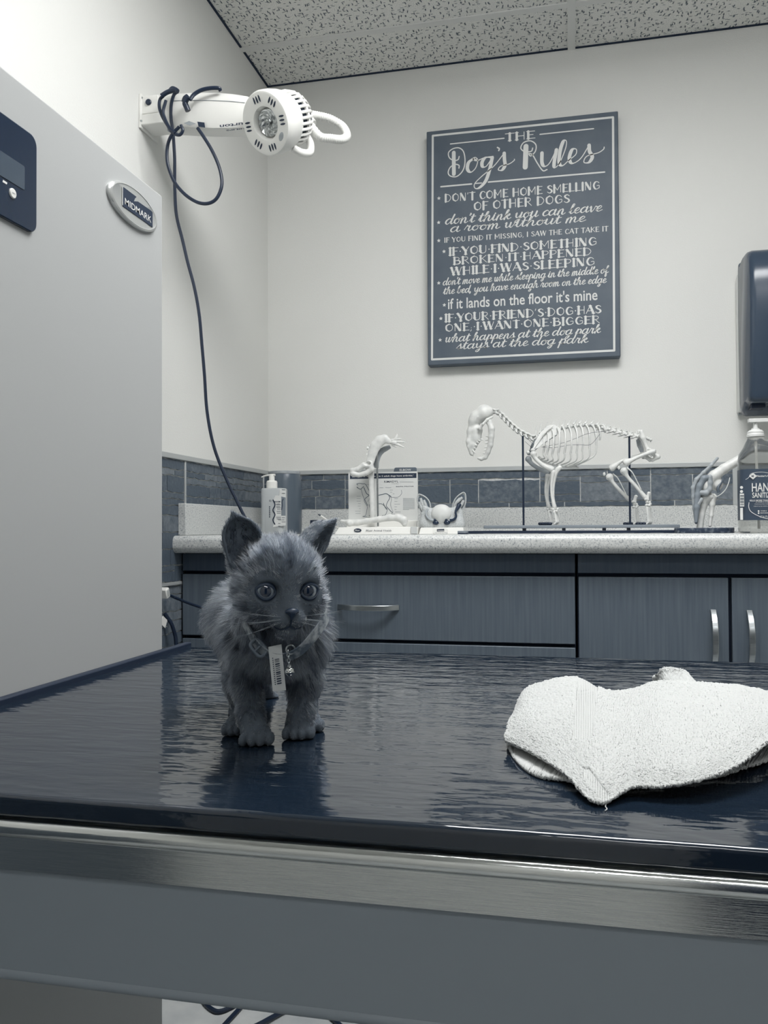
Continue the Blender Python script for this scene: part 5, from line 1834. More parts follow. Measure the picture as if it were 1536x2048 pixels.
W1 = wrap(PI * .97, PI * 2.03, n=50)
mb = MB().grid([[(x, y, z) for x, y in W1] for z in np.linspace(lo_, hi_, 3)])
lbl = mb.build('label', M_LBL, san, smooth=True)
fy = ZY - .038 - .0016
tx = lambda x, y: atY(1370 + x / 9.25, 890 + y / 9.25, fy)
mb = MB()
p = tx(1238, 862)
put_text(mb, 'HAND', p, xr, zr, width=.0475, height=tx(0, 700)[2] - tx(0, 862)[2], bold=.012)
p = tx(1245, 975)
put_text(mb, 'SANITIZER', p, xr, zr, width=.0475, height=tx(0, 878)[2] - tx(0, 975)[2], bold=.012)
put_text(mb, "Member's Mark", tx(1325, 590), xr, zr, height=.0038, bold=.02)
put_text(mb, 'KILLS MORE THAN 99.99%', tx(1200, 1042), xr, zr, width=.056, height=.0036, bold=.02)
put_text(mb, 'OF GERMS IN 15 SECONDS', tx(1305, 1062), xr, zr, width=.036, height=.0015, bold=.02)
put_text(mb, 'FORMULATED FOR HANDS', tx(1290, 1100), xr, zr, width=.040, height=.0017)
put_text(mb, 'GENTLE & NON-STICKY', tx(1270, 1140), xr, zr, width=.042, height=.0017)
put_text(mb, 'VITAMIN E', tx(1395, 1228), xr, zr, height=.0020, bold=.02)
put_text(mb, 'MOISTURIZER', tx(1395, 1266), xr, zr, height=.0020, bold=.02)
put_text(mb, '67.6 FL OZ', tx(1385, 1340), xr, zr, height=.0042)
c0 = tx(1258, 575)
mb.add([c0 + (-.0082, 0, 0), c0 + (0, 0, -.0074), c0 + (.0082, 0, 0), c0 + (0, 0, .0074)], [(0, 1, 2, 3)])
for y in (1222, 1260):
    q = tx(1362, y)
    mb.add([q + (.0017 * math.cos(a), 0, .0019 * math.sin(a)) for a in np.linspace(0, 2 * PI, 12, endpoint=False)], [tuple(range(12))])
for pts, w in (([(1120, 640), (1180, 600), (1225, 530), (1400, 500), (1560, 520)], .0008), ([(1185, 1060), (1180, 1150), (1230, 1240), (1400, 1330), (1560, 1370)], .0012)):
    flat(mb, catmull([tx(*p) + (0, -.0001, 0) for p in pts], 6), w, nn)
mb.build('label_lettering', M_PRINT, lbl)
mb = MB()
put_text(mb, 'M', c0 + (-.003, -.0004, -.0022), xr, zr, height=.0045, bold=.02)
mb.build('label_mark', M_INK, lbl)
sx_ = lambda x, y: atY(1370 + x / 9.25, 890 + y / 9.25, ZY - .0365)
mb = MB()
s0 = tx(1000, 900)
fs = ZY - .0398
for a, b_p, c, d in ((1003, 898, 1084, 1138), (1008, 1162, 1062, 1385)):
    A_, B_ = tx(a, b_p), tx(c, d)
    mb.add([(A_[0] + .0012, fs, B_[2]), (B_[0] + .0012, fs, B_[2]), (B_[0] + .0012, fs, A_[2]), (A_[0] + .0012, fs, A_[2])], [(0, 1, 2, 3)])
for cx_, cy_, r in ((1045, 785, .0032), (1045, 860, .0032)):
    q = tx(cx_, cy_)
    mb.add([(q[0] + r * math.cos(a), fs, q[2] + r * math.sin(a)) for a in np.linspace(0, 2 * PI, 14, endpoint=False)], [tuple(range(14))])
mb.build('label_panel', M_PRINT, lbl)
mb = MB()
for k in range(7):
    A_ = tx(1012, 930 + k * 28)
    h_ = (.0018, .001, .0022, .0012, .002, .001, .0016)[k]
    mb.add([(A_[0] + .001, fs - .0003, A_[2] - h_), (A_[0] + .0085, fs - .0003, A_[2] - h_), (A_[0] + .0085, fs - .0003, A_[2]), (A_[0] + .001, fs - .0003, A_[2])], [(0, 1, 2, 3)])
mb.build('barcode', M_INK, lbl)

# ------------------------------------------------------------------ paper towel dispenser
M_SMOKE = mat('smoked dark plastic', .24, .22)
pd = thing('paper_towel_dispenser', 'dark smoked paper towel dispenser on the back wall above the sanitizer bottle', 'dispenser', (1.57, -.1, 1.25))
dx0, dx1 = 1.402, 1.70
dz0, dz1 = 1.262, 1.668
sec = [(-.0, dz0 - .012), (-.0, dz1 - .05), (-.03, dz1 - .03), (-.034, dz0 - .004), (-.03, dz0 - .012)]
MB().prism([(dx0, y, z) for y, z in sec], (dx1 - dx0, 0, 0)).build('back_plate', mat('pale grey plastic', .84, .4), pd, bevel=.003)
sideo = [(-.034, dz0), (-.030, dz1 - .035), (-.055, dz1 - .010), (-.10, dz1), (-.165, dz1 - .008), (-.198, dz1 - .05), (-.208, dz1 - .12), (-.200, dz0 + .15), (-.178, dz0 + .03), (-.165, dz0), (-.12, dz0 - .004)]
mb = MB()
rings = []
for x, ins in ((dx0 + .001, .010), (dx0 + .006, .003), (dx0 + .016, .0), (dx1 - .016, .0), (dx1 - .006, .003), (dx1 - .001, .010)):
    cy_, cz_ = -.11, (dz0 + dz1) / 2
    rings.append([(x, y - math.copysign(min(ins, abs(y - cy_)), y - cy_), z - math.copysign(ins, z - cz_)) for y, z in catmull(sideo, 4, closed=True)])
loft(mb, rings)
cov = mb.build('cover', M_SMOKE, pd, smooth=True, angle=50)
for z in (1.535, 1.475):
    MB().box((dx0 + .05, -.2105, z), (dx0 + .12, -.199, z + .0035)).build('cover_slot', M_BLACK, cov)
mb = MB().box((dx0 + .014, -.13, dz0 - .016), (dx0 + .05, -.08, dz0 + .004))
mb.build('latch', M_BLACK, pd, bevel=.002)
MB().box((dx0 + .06, -.16, dz0 - .012), (dx1 - .06, -.07, dz0 + .002)).build('cutter', M_BLACK, pd, bevel=.002)
MB().tube([(dx0 + .002, -.012, dz0 - .013), (dx0 + .012, -.012, dz0 - .013)], .006, 14).build('hinge', M_BONE_GREY, pd, smooth=True)

# ------------------------------------------------------------------ lotion bottle and jar in the corner
BY = -.36
B_ = lambda x, y, dy=0.: atY(500 + x / 9.6, 920 + y / 9.6, BY + dy)
lot = thing('lotion_bottle', 'pale exam lotion pump bottle standing in front of the dark jar', 'bottle', (B_(470, 1300)[0], BY, CZ))
lx0, lx1 = B_(242, 0)[0], B_(690, 0)[0]
lc, lw = (lx0 + lx1) / 2, (lx1 - lx0) / 2
bz = lambda y: B_(0, y)[2]
pc = B_(418, 0)[0]
rings = []
for z, w, dp, cx in ((CZ, .93, .022, lc), (CZ + .003, 1, .024, lc), (bz(590), 1, .024, lc), (bz(562), .97, .022, lc), (bz(552), .86, .018, lc - .004)):
    rings.append([(cx + lw * w * math.copysign(abs(math.cos(a)) ** .5, math.cos(a)), BY + dp * math.copysign(abs(math.sin(a)) ** .5, math.sin(a)), z) for a in np.linspace(0, 2 * PI, 40, endpoint=False)])
mb = MB()
loft(mb, rings)
lb = mb.build('bottle_body', mat('pale translucent plastic', .7, .4), lot, smooth=True)
rn = (B_(518, 0)[0] - B_(315, 0)[0]) / 2
mb = MB().lathe([(rn, 0), (rn, bz(430) - bz(560)), (rn * .85, bz(408) - bz(560)), (rn * .5, bz(400) - bz(560)), (rn * .5, bz(298) - bz(560))], (pc, BY, bz(560)), seg=32)
mb.build('pump_collar', M_WHITE, lot, smooth=True)
MB().tube([B_(480, 285), B_(420, 288), B_(320, 298), B_(225, 330)], [.0052, .0058, .0042, .003], 12, smooth=5, flat=((0, 0, 1), .55)).build('pump_nozzle', M_WHITE, lot, smooth=True)
fb = -.0246
Bf = lambda x, y, d=0.: B_(x, y, fb - d)
mb = MB().add([Bf(440, 1290), Bf(686, 1255), Bf(690, 545), Bf(575, 545), Bf(560, 680), Bf(485, 680), (Bf(450, 760)), Bf(490, 900), Bf(470, 1150)], [tuple(range(9))])
lab = mb.build('label', M_CARD, lb)
mb = MB().add([Bf(600, 1070, .0003), Bf(684, 1070, .0003), Bf(684, 720, .0003), Bf(600, 700, .0003)], [(0, 1, 2, 3)])
mb.build('label_picture', mat('label grey', .5, .6), lab)
mb = MB()
for k, (x, y, w) in enumerate(((500, 860, 90), (500, 890, 80), (505, 915, 85), (520, 945, 70), (510, 985, 80), (515, 1020, 75), (505, 1100, 90), (510, 1130, 85), (540, 1150, 60), (610, 570, 70), (610, 640, 60), (610, 1110, 60), (610, 1150, 50), (610, 1190, 70), (540, 1220, 45), (540, 1270, 45))):
    flat(mb, [Bf(x, y, .0004), Bf(x + w, y, .0004)], .0012, nn)
put_text(mb, 'EXAM', Bf(470, 815, .0005), xr, zr, width=.0165, height=.0042, bold=.02)
put_text(mb, 'Lotion', Bf(500, 850, .0005), xr, zr, width=.0115, height=.0030, bold=.01)
flat(mb, [Bf(640, 740, .0006), Bf(615, 800, .0006), Bf(620, 880, .0006), Bf(606, 960, .0006)], .0022, nn)
flat(mb, catmull([Bf(440, 760, .0006), Bf(480, 860, .0006), Bf(440, 960, .0006), Bf(480, 1050, .0006), Bf(440, 1150, .0006), Bf(480, 1240, .0006)], 5), .003, nn)
flat(mb, [Bf(372, 770, .0006), Bf(404, 770, .0006), Bf(404, 795, .0006), Bf(372, 795, .0006), Bf(372, 770, .0006)], .0008, nn)
for k in range(6):
    flat(mb, [Bf(376, 890 + k * 38, .0006), Bf(376, 912 + k * 38, .0006)], .003, nn)
mb.build('label_lettering', M_INK, lab)

JY = -.22
J_ = lambda x, y, dy=0.: atY(500 + x / 9.6, 920 + y / 9.6, JY + dy)
jr = thing('storage_jar', 'dark grey round jar with pale lid in the corner behind the lotion bottle', 'jar', (J_(660, 1300)[0], JY, CZ))
jx0, jx1 = J_(345, 0)[0], J_(978, 0)[0]
jc, jw = (jx0 + jx1) / 2, (jx1 - jx0) / 2
zt = J_(0, 292)[2]
MB().lathe([(jw * .94, 0), (jw, .004), (jw, zt - CZ - .02), (jw * .93, zt - CZ - .006), (jw * .90, zt - CZ)], (jc, JY, CZ), seg=48).build('jar_body', mat('smoked jar plastic', .36, .25), jr, smooth=True)
MB().lathe([(jw * .9, 0), (jw * .92, .001), (jw * .92, J_(0, 240)[2] - zt - .001), (jw * .88, J_(0, 235)[2] - zt)], (jc, JY, zt), seg=48).build('lid', M_BONE_GREY, jr, smooth=True)

pb_ = thing('black_case', 'small black case lying on the counter between dark jar and printed card', 'case', (B_(1250, 1260)[0], -.2, CZ))
MB().box((B_(1125, 0, .1)[0], -.25, CZ), (B_(1420, 0, .1)[0], -.2, B_(0, 1160, .1)[2])).build('body', M_BLACK, pb_, bevel=.002)
M_PEN = M_WHITE
pen = thing('pen', 'thin pale pen leaning on the black case', 'pen', (B_(1400, 1100)[0], -.262, CZ))
pz = B_(1350, 1068, .095)
P_ = [pz, B_(1440, 1085, .09), B_(1600, 1110, .085)]
MB().tube([(pz[0], -.262, pz[2]), (pz[0] + .07, -.262, CZ + .0035)], [.0025, .0025], 10).build('barrel', M_WHITE, pen, smooth=True)
MB().tube([(pz[0] - .008, -.262, pz[2] + .004), (pz[0] + .001, -.262, pz[2])], [.001, .0026], 10).build('tip', M_BLACK, pen, smooth=True)


# =================================================================== TOWEL ON THE TABLE
T_ = lambda px, py, h: atZ(px, py, TZ + h)
tcols = [  # back -> front: (px, py, height over the table)
    [(1036, 1404, .010), (1026, 1425, .013), (1018, 1445, .013), (1012, 1462, .012), (1010, 1472, .011), (1011, 1482, .009)],
    [(1062, 1374, .018), (1058, 1400, .021), (1056, 1430, .021), (1058, 1460, .018), (1062, 1485, .014), (1066, 1506, .0105)],
    [(1148, 1355, .031), (1146, 1385, .030), (1138, 1425, .026), (1130, 1465, .020), (1126, 1510, .0135), (1130, 1548, .0085)],
    [(1214, 1385, .018), (1208, 1405, .023), (1198, 1445, .023), (1186, 1500, .017), (1184, 1560, .009), (1192, 1607, .0025)],
    [(1268, 1374, .018), (1266, 1396, .020), (1264, 1440, .023), (1262, 1490, .019), (1262, 1540, .013), (1266, 1576, .008)],
    [(1318, 1364, .022), (1318, 1388, .019), (1318, 1430, .0215), (1318, 1480, .021), (1320, 1535, .0155), (1324, 1571, .011)],
    [(1392, 1366, .023), (1394, 1394, .021), (1396, 1430, .022), (1398, 1475, .023), (1402, 1525, .019), (1408, 1560, .014)],
    [(1470, 1371, .022), (1472, 1395, .023), (1474, 1425, .025), (1476, 1460, .026), (1478, 1495, .024), (1480, 1524, .020)],
    [(1540, 1380, .021), (1542, 1396, .023), (1544, 1418, .027), (1545, 1440, .029), (1546, 1460, .029), (1546, 1476, .028)],
    [(1630, 1392, .014), (1632, 1402, .018), (1634, 1414, .022), (1634, 1426, .025), (1634, 1436, .026), (1632, 1444, .026)],
    [(1700, 1404, .006), (1702, 1410, .009), (1704, 1416, .012), (1704, 1421, .014), (1702, 1426, .015), (1698, 1430, .015)],
]
G0 = np.array([[(*T_(*c), c[0], c[1]) for c in col_] for col_ in tcols])     # columns x rows x (xyz, px, py)


def refine(G, na, nb):
    A = np.stack([catmull(G[:, j], na) for j in range(G.shape[1])], 1)
    return np.stack([catmull(A[i], nb) for i in range(A.shape[0])], 0)


def smooth_noise(shape, cell, rng):
    a, b = int(shape[0] / cell) + 3, int(shape[1] / cell) + 3
    R = rng.standard_normal((a, b))
    y, x = np.linspace(0, a - 1.001, shape[0]), np.linspace(0, b - 1.001, shape[1])
    yi, xi = y.astype(int), x.astype(int)
    fy_, fx_ = (y - yi)[:, None], (x - xi)[None]
    fy_, fx_ = fy_ * fy_ * (3 - 2 * fy_), fx_ * fx_ * (3 - 2 * fx_)
    yi1, xi1 = np.minimum(yi + 1, a - 1), np.minimum(xi + 1, b - 1)
    return R[np.ix_(yi, xi)] * (1 - fy_) * (1 - fx_) + R[np.ix_(yi1, xi)] * fy_ * (1 - fx_) + R[np.ix_(yi, xi1)] * (1 - fy_) * fx_ + R[np.ix_(yi1, xi1)] * fy_ * fx_


def terry(G, rng, up=1.):
    X = G[..., :3]
    du, dv = np.gradient(X, axis=0), np.gradient(X, axis=1)
    N = np.cross(du, dv)
    N /= np.linalg.norm(N, axis=2)[..., None] + 1e-12
    N *= np.where(N[..., 2:] < 0, -1, 1) * up
    amp = .00045 * smooth_noise(G.shape[:2], 1.7, rng) + .00016 * smooth_noise(G.shape[:2], 6, rng) + .0010 * smooth_noise(G.shape[:2], 75, rng)
    px_, py_ = G[..., 3], G[..., 4]
    band = ((np.abs(px_ - (1172 - .10 * (py_ - 1400))) < 21) & (py_ < 1482)) | ((py_ > 1540) & (px_ > 1165) & (np.abs((px_ - 1200) - .72 * (py_ - 1585)) < 13))
    amp = np.where(band, .00022 * np.sin(px_ * 1.35) - .0002, amp)
    return X + N * amp[..., None]


M_TERRY = mat('white terry cloth', .80, .9, spec=.15, bump=.0007, bscale=900, detail=2, sheen=.3)
rg = np.random.default_rng(3)
tw = thing('washcloth', 'crumpled white terry washcloth lying on the glossy black exam table', 'towel', (T_(1300, 1500, 0)[0], T_(1300, 1500, 0)[1], TZ))
D0 = refine(G0, 60, 56)
Tp = terry(D0, rg)
a_, b2 = Tp.shape[:2]
mb = MB().grid(Tp)
# rounded fold at the back, coming forward again as the lower layer
low_front = catmull(np.array([T_(x, y, h) for x, y, h in ((1014, 1486, .004), (1036, 1522, .003), (1070, 1548, .0025), (1120, 1560, .0025), (1190, 1568, .0025), (1270, 1566, .0025), (1350, 1560, .0025), (1420, 1552, .003), (1490, 1538, .004), (1560, 1510, .005), (1680, 1450, .004))]), 60)
back = Tp[:, 0]
rows = []
for i in range(a_):
    bk = back[i]
    lf = low_front[i]
    kx_ = np.array((bk[0], bk[1] + .004, TZ + .5 * (bk[2] - TZ)))
    lb_ = np.array((bk[0] * .96 + lf[0] * .04, bk[1] * .9 + lf[1] * .1, TZ + .0022))
    rows.append(catmull(np.array([bk, kx_, lb_, lb_ * .6 + lf * .4, lf]), 14))
Lw = np.array(rows)
pad_ = np.zeros(Lw.shape[:2] + (2,))
Lp = terry(np.concatenate((Lw, pad_), 2), rg, -1.)
Lp[..., 2] = np.maximum(Lp[..., 2], TZ + .0016)
mb.grid(Lp)
cl = mb.build('cloth', M_TERRY, tw, fix=False)
cl.data.shade_smooth()
md = cl.modifiers.new('thickness', 'SOLIDIFY')
md.thickness = .0022
md.offset = 0
# raised fold standing up behind
hump = [[(1304, 1372, .010), (1306, 1364, .018), (1310, 1356, .022), (1312, 1362, .018), (1312, 1376, .014)],
        [(1322, 1350, .026), (1322, 1342, .031), (1324, 1339, .033), (1325, 1350, .028), (1326, 1378, .016)],
        [(1344, 1342, .030), (1345, 1338, .034), (1346, 1337, .035), (1346, 1348, .030), (1346, 1380, .017)],
        [(1370, 1348, .027), (1370, 1344, .031), (1371, 1342, .032), (1370, 1352, .028), (1369, 1380, .018)],
        [(1396, 1372, .014), (1394, 1366, .021), (1393, 1364, .023), (1391, 1368, .022), (1390, 1382, .018)]]
Hm = np.array([[(*T_(*c), 0, 0) for c in r_] for r_ in hump])
# the fold stands on the sheet behind it: its rear rows drop back to the table
for i in range(len(Hm)):
    for j, (back_, drop) in enumerate(((.030, 1.0), (.014, .35), (.004, 0), (0, 0), (0, 0))):
        Hm[i, j, 1] += back_
        Hm[i, j, 2] = TZ + max(.004, (Hm[i, j, 2] - TZ) * (1 - drop))
fd = MB().grid(terry(refine(Hm, 22, 14), rg)).build('fold', M_TERRY, tw, fix=False)
fd.data.shade_smooth()
md = fd.modifiers.new('thickness', 'SOLIDIFY')
md.thickness = .0022
th = [T_(1207, 1597, .004), T_(1212, 1606, .002), T_(1211, 1613, .001), T_(1214, 1618, .0007), T_(1210, 1621, .0007)]
MB().tube(th, .0004, 6, smooth=5).build('loose_thread', M_TERRY, tw, smooth=True)


# =================================================================== KITTEN
C = atT
HC0 = C(556, 1165, .655)
vf = CAM - HC0
vf /= np.linalg.norm(vf)
a16 = math.radians(16)
up0 = np.array((0, 0, 1.))
rt0 = np.cross(up0, vf)
rt0 /= np.linalg.norm(rt0)
HZ_ = vf * math.cos(a16) + rt0 * math.sin(a16) - up0 * .05
HZ_ /= np.linalg.norm(HZ_)
HX_ = np.cross(up0, HZ_)
HX_ /= np.linalg.norm(HX_)
HY_ = np.cross(HZ_, HX_)
rl = math.radians(-1.5)
HX_, HY_ = HX_ * math.cos(rl) + HY_ * math.sin(rl), HY_ * math.cos(rl) - HX_ * math.sin(rl)
HM = np.stack((HX_, HY_, HZ_), 1)                # local head axes as columns


def hp(x, y, z):
    return HC0 + HM @ np.array((x, y, z))


def head_fun(Q):
    """Q in head axes (x to the picture's right, y up, z out of the face)"""
    d = sd_ball(Q, (0, .004, -.002), (.0335, .0325, .036))
    for s in (-1, 1):
        d = smin(d, sd_ball(Q, (s * .019, -.013, .010), (.0165, .0165, .0185)), .012)
    d = smin(d, sd_ball(Q, (0, .012, .016), (.023, .019, .0185)), .012)
    d = smin(d, sd_cone(Q, (0, .004, .026), (0, -.020, .0335), .0088, .0066), .008)
    d = smin(d, sd_ball(Q, (0, -.026, .0255), (.0145, .0105, .0115)), .007)
    for s in (-1, 1):
        d = smin(d, sd_ball(Q, (s * .0062, -.0272, .0315), (.0078, .0066, .0068)), .003)
        d = smin(d, sd_ball(Q, (s * .017, .0045, .0245), (.0095, .0045, .006)), .006)      # brows
        d = smax(d, -sd_ball(Q, (s * .0172, -.0055, .0335), (.0088, .0078, .0088)), .003)   # eye sockets
    d = smin(d, sd_ball(Q, (0, -.0375, .0255), (.0085, .0058, .0070)), .004)
    d = smax(d, -sd_cone(Q, (-.010, -.0345, .0350), (.010, -.0345, .0350), .0013, .0013), .0015)
    return d


EARS = ((-1, (-.0245, .022, -.004), (-.0372, .0555, -.004), (-.22, .10, .97), .0175, .0150),
        (1, (.0265, .024, -.006), (.0580, .0540, -.016), (.72, -.25, .65), .0155, .0132))


def ear_fun(Q):
    d = None
    for s, b, t, fd_, rb, ri in EARS:
        b, t, fd_ = np.array(b), np.array(t), np.array(fd_)
        fd_ = fd_ / np.linalg.norm(fd_)
        o = sd_cone(Q, b, b + (t - b) * .45, rb, rb * .88)
        o = smin(o, sd_cone(Q, b + (t - b) * .45, t, rb * .84, .0022), .004)
        e = sd_cone(Q, b + fd_ * .0075 + (t - b) * .12, b + (t - b) * .5 + fd_ * .0068, ri, ri * .86)
        e = smin(e, sd_cone(Q, b + (t - b) * .5 + fd_ * .0068, t + fd_ * .0045 - (t - b) * .06, ri * .84, .0018), .003)
        flt = (Q - b) @ fd_                       # flatten: nothing in front of the rim
        o = smax(o, flt - .0075, .003)
        o = smax(o, -e, .0015)
        d = o if d is None else np.minimum(d, o)
    return d


LEGS = [  # shoulder/hip -> paw
    [(C(503, 1296, .702), .0185), (C(494, 1368, .708), .0122), (C(502, 1436, .694), .0104), (C(510, 1470, .686), .0110)],
    [(C(606, 1292, .712), .0180), (C(606, 1366, .722), .0118), (C(603, 1428, .714), .0102), (C(599, 1460, .710), .0110)],
    [(C(490, 1290, .80), .0240), (C(482, 1370, .765), .0140), (C(480, 1425, .80), .0095), (C(472, 1455, .745), .0085)],
    [(C(590, 1280, .80), .0240), (C(612, 1360, .770), .0140), (C(614, 1415, .80), .0095), (C(622, 1444, .750), .0085)],
]
PAWS = []
for k, (gx, gy, w) in enumerate(((513, 1497, .0128), (598, 1484, .0125), (471, 1476, .0105), (622, 1469, .0105))):
    PAWS.append((atZ(gx, gy, TZ), w))
TORSO = [(C(554, 1285, .712), .0285), (C(522, 1250, .765), .0345), (C(494, 1243, .812), .0375)]
NECK = [(hp(0, -.010, -.012), .0285), (C(556, 1260, .700), .0275), (C(556, 1295, .708), .0275)]
TAIL = [C(515, 1330, .845), C(540, 1400, .875), C(580, 1425, .87), C(600, 1415, .83)]
fwd = np.array((vf[0], vf[1], 0.))
fwd /= np.linalg.norm(fwd)
rgt = rt0


def cat_fun(P):
    Q = (P - HC0) @ HM
    d = head_fun(Q)
    d = smin(d, ear_fun(Q), .004)
    b = None
    for ch, k in ((TORSO, .014), (NECK, .012)):
        for (p, r), (q, s) in zip(ch[:-1], ch[1:]):
            e = sd_cone(P, p, q, r, s)
            b = e if b is None else smin(b, e, k)
    for s in (-1, 1):                             # shoulders and chest fluff
        b = smin(b, sd_ball(P, C(551 + s * 57, 1268, .715), (.018, .022, .026)), .012)
    b = smin(b, sd_ball(P, C(556, 1308, .690), (.021, .015, .019)), .012)
    for lg in LEGS:
        for (p, r), (q, s) in zip(lg[:-1], lg[1:]):
            b = smin(b, sd_cone(P, p, q, r, s), .008)
    for i, (g, w) in enumerate(PAWS):
        c = g - fwd * .0155 + up0 * .0075
        b = smin(b, sd_ball(P, c, (w * .95, .0115, .0095)), .006)
        for k in range(4):
            o = (k - 1.5) * w * .56
            tp = g + rgt * o - fwd * (.0060 + .0024 * abs(k - 1.5)) + up0 * .0054
            b = smin(b, sd_ball(P, tp, (.0036, .0078, .0060)), .0006)
    for p, q in zip(TAIL[:-1], TAIL[1:]):
        b = smin(b, sd_cone(P, p, q, .0085, .0075), .006)
    d = smin(d, b, .010)
    return smax(d, TZ + .0004 - P[..., 2], .0015)


allp = np.array([p for p, _ in TORSO + NECK] + TAIL + [g for g, _ in PAWS] + [hp(*e[2]) for e in EARS] + [hp(-.05, 0, 0), hp(.05, 0, 0), hp(0, -.02, .045)])
lo, hi = allp.min(0) - .038, allp.max(0) + .038
lo[2] = TZ - .004
hi[2] = hp(0, .066, 0)[2]
M_SKIN = mat('kitten skin', .3, .8, spec=.1, color=tuple(s2l(np.array((84, 92, 101)) / 255)) + (1.0,))
kit = thing('kitten', 'small grey tabby kitten with collar standing on the glossy black exam table', 'kitten', (C(556, 1480, .70)[0], C(556, 1480, .70)[1], TZ))
body = sdf_build('body', cat_fun, lo, hi, .00125, M_SKIN, kit)

# ---- coat: single hairs grown from the body, combed along the body and coloured in tabby bands
me = body.data
nv, nf = len(me.vertices), len(me.polygons)
V = np.empty(nv * 3)
me.vertices.foreach_get('co', V)
V = V.reshape(-1, 3)
NV_ = np.empty(nv * 3, np.float32)
me.vertex_normals.foreach_get('vector', NV_)
NV_ = NV_.reshape(-1, 3).astype(float)
FQ = np.empty(nf * 4, np.int32)
me.polygons.foreach_get('vertices', FQ)
FQ = FQ.reshape(-1, 4)
org = ORG['kitten']
A4 = V[FQ]
area = .5 * np.linalg.norm(np.cross(A4[:, 2] - A4[:, 0], A4[:, 3] - A4[:, 1]), axis=1)
rg = np.random.default_rng(21)
NH = 150000
fc = A4.mean(1) + org
Qf = (fc - HC0) @ HM
wgt = np.where(np.linalg.norm(Qf, axis=1) < .055, 1.5, 1.0)
pr = area * wgt
fi = rg.choice(nf, NH, p=pr / pr.sum())
u, v = rg.random((2, NH))
bw = np.stack(((1 - u) * (1 - v), u * (1 - v), u * v, (1 - u) * v), 1)
root = (A4[fi] * bw[..., None]).sum(1) + org
nor = (NV_[FQ[fi]] * bw[..., None]).sum(1)
nor /= np.linalg.norm(nor, axis=1)[:, None] + 1e-9
Q = (root - HC0) @ HM
NQ = nor @ HM
rad = np.linalg.norm(Q, axis=1)
hd = head_fun(Q)
er = ear_fun(Q)
is_ear = (er < .0012) & (er < hd)
is_head = (hd < .006) & ~is_ear & (rad < .058)
hgt = root[:, 2] - TZ
# combing direction
flow = np.empty_like(root)
nose = np.array((0, -.020, .050))
fh = Q - nose
fh[:, 1] += .006
fh[:, 2] -= .012
flow_h = fh @ HM.T
rump = C(520, 1275, .80)
away = np.array((-vf[0], -vf[1], 0))
flow_b = np.tile(np.array((0, 0, -1.)) + away * .35, (NH, 1)) + rgt * np.sign((root - HC0) @ rgt)[:, None] * .25
flow_b[hgt < .02] = np.array((0, 0, -.6)) + fwd * .5
flow = np.where(is_head[:, None], flow_h, flow_b)
for s, b, t, fd_, rb, ri in EARS:
    m = is_ear & (np.sign(Q[:, 0]) == s)
    flow[m] = HM @ (np.array(t) - np.array(b))
flow -= nor * (flow * nor).sum(1)[:, None]
flow /= np.linalg.norm(flow, axis=1)[:, None] + 1e-9
# lengths
dn = np.linalg.norm(Q - np.array((0, -.020, .038)), axis=1)
ln = np.interp(dn, (0, .012, .022, .034, .05, .08), (.0010, .0018, .0032, .0056, .0085, .0115))
lb = np.interp(hgt, (0, .010, .03, .055, .075, .1), (.0012, .0018, .0046, .0068, .0110, .0150))
length = np.where(is_head, ln, np.where(is_ear, .0036, lb))
cheek = is_head & (np.abs(Q[:, 0]) > .026)
length = np.where(cheek, length * 1.15, length)
eye_d = np.minimum(np.linalg.norm(Q - (-.0172, -.0055, .030), axis=1), np.linalg.norm(Q - (.0172, -.0055, .030), axis=1))
length = np.where(eye_d < .0105, .0009, np.where(eye_d < .014, np.minimum(length, .0022), length))
length *= rg.uniform(.65, 1.2, NH)
lift = np.where(is_head, .34, np.where(is_ear, .30, .55))
lift = np.where(hgt < .025, .3, lift)
# clumps
cell = np.floor(root / .0042).astype(int)
hsh = (cell[:, 0] * 73856093 ^ cell[:, 1] * 19349663 ^ cell[:, 2] * 83492791) & 0xffff
cj = np.random.default_rng(5).standard_normal((65536, 3))[hsh] * .26
dr = flow + nor * lift[:, None] + cj + rg.standard_normal((NH, 3)) * .13
dr /= np.linalg.norm(dr, axis=1)[:, None]
s4 = np.array((0, .33, .66, 1.))
bend = flow * .35 + np.array((0, 0, -.12))
PTS = root[:, None] - nor[:, None] * .0005 + dr[:, None] * (length[:, None] * s4)[..., None] + bend[:, None] * (length[:, None] * s4 ** 2)[..., None] * .5
PTS[..., 2] = np.maximum(PTS[..., 2], TZ + .0003)
# coat colouring: tabby bands, pale bridge, dark inner ears, shade painted into toe creases
x, y, z = Q.T
sh = np.full(NH, .34)
str_f = np.sin(np.abs(x) * 420 + 1.0) * np.clip((y - .008) / .012, 0, 1)
sh = sh - .15 * np.clip(str_f, 0, 1) * is_head
ck = np.sin(y * 520 + np.abs(x) * 160) * np.clip((np.abs(x) - .018) / .01, 0, 1) * (y < .004)
sh = sh - .13 * np.clip(ck, 0, 1) * is_head
br = np.exp(-((x / .0055) ** 2)) * np.clip((z - .024) / .008, 0, 1) * np.exp(-((y + .012) / .014) ** 2)
sh = sh + .26 * br * is_head
muz = is_head & (dn < .017) & (y < -.021)
wp = np.sin((y + np.abs(x) * .35) * 2600) * .10
sh = np.where(muz, .60 + wp, sh)
sh = np.where(is_head & (eye_d < .0115), .36, sh)
sh = np.where(is_head & (eye_d >= .0125) & (eye_d < .0165), sh + .07, sh)
bst = np.sin((root @ np.array((30., 60., 190.)))) * .07
sh = np.where(~is_head & ~is_ear, .29 + bst, sh)
inner = np.zeros(NH, bool)
crease_shade = np.zeros(NH)
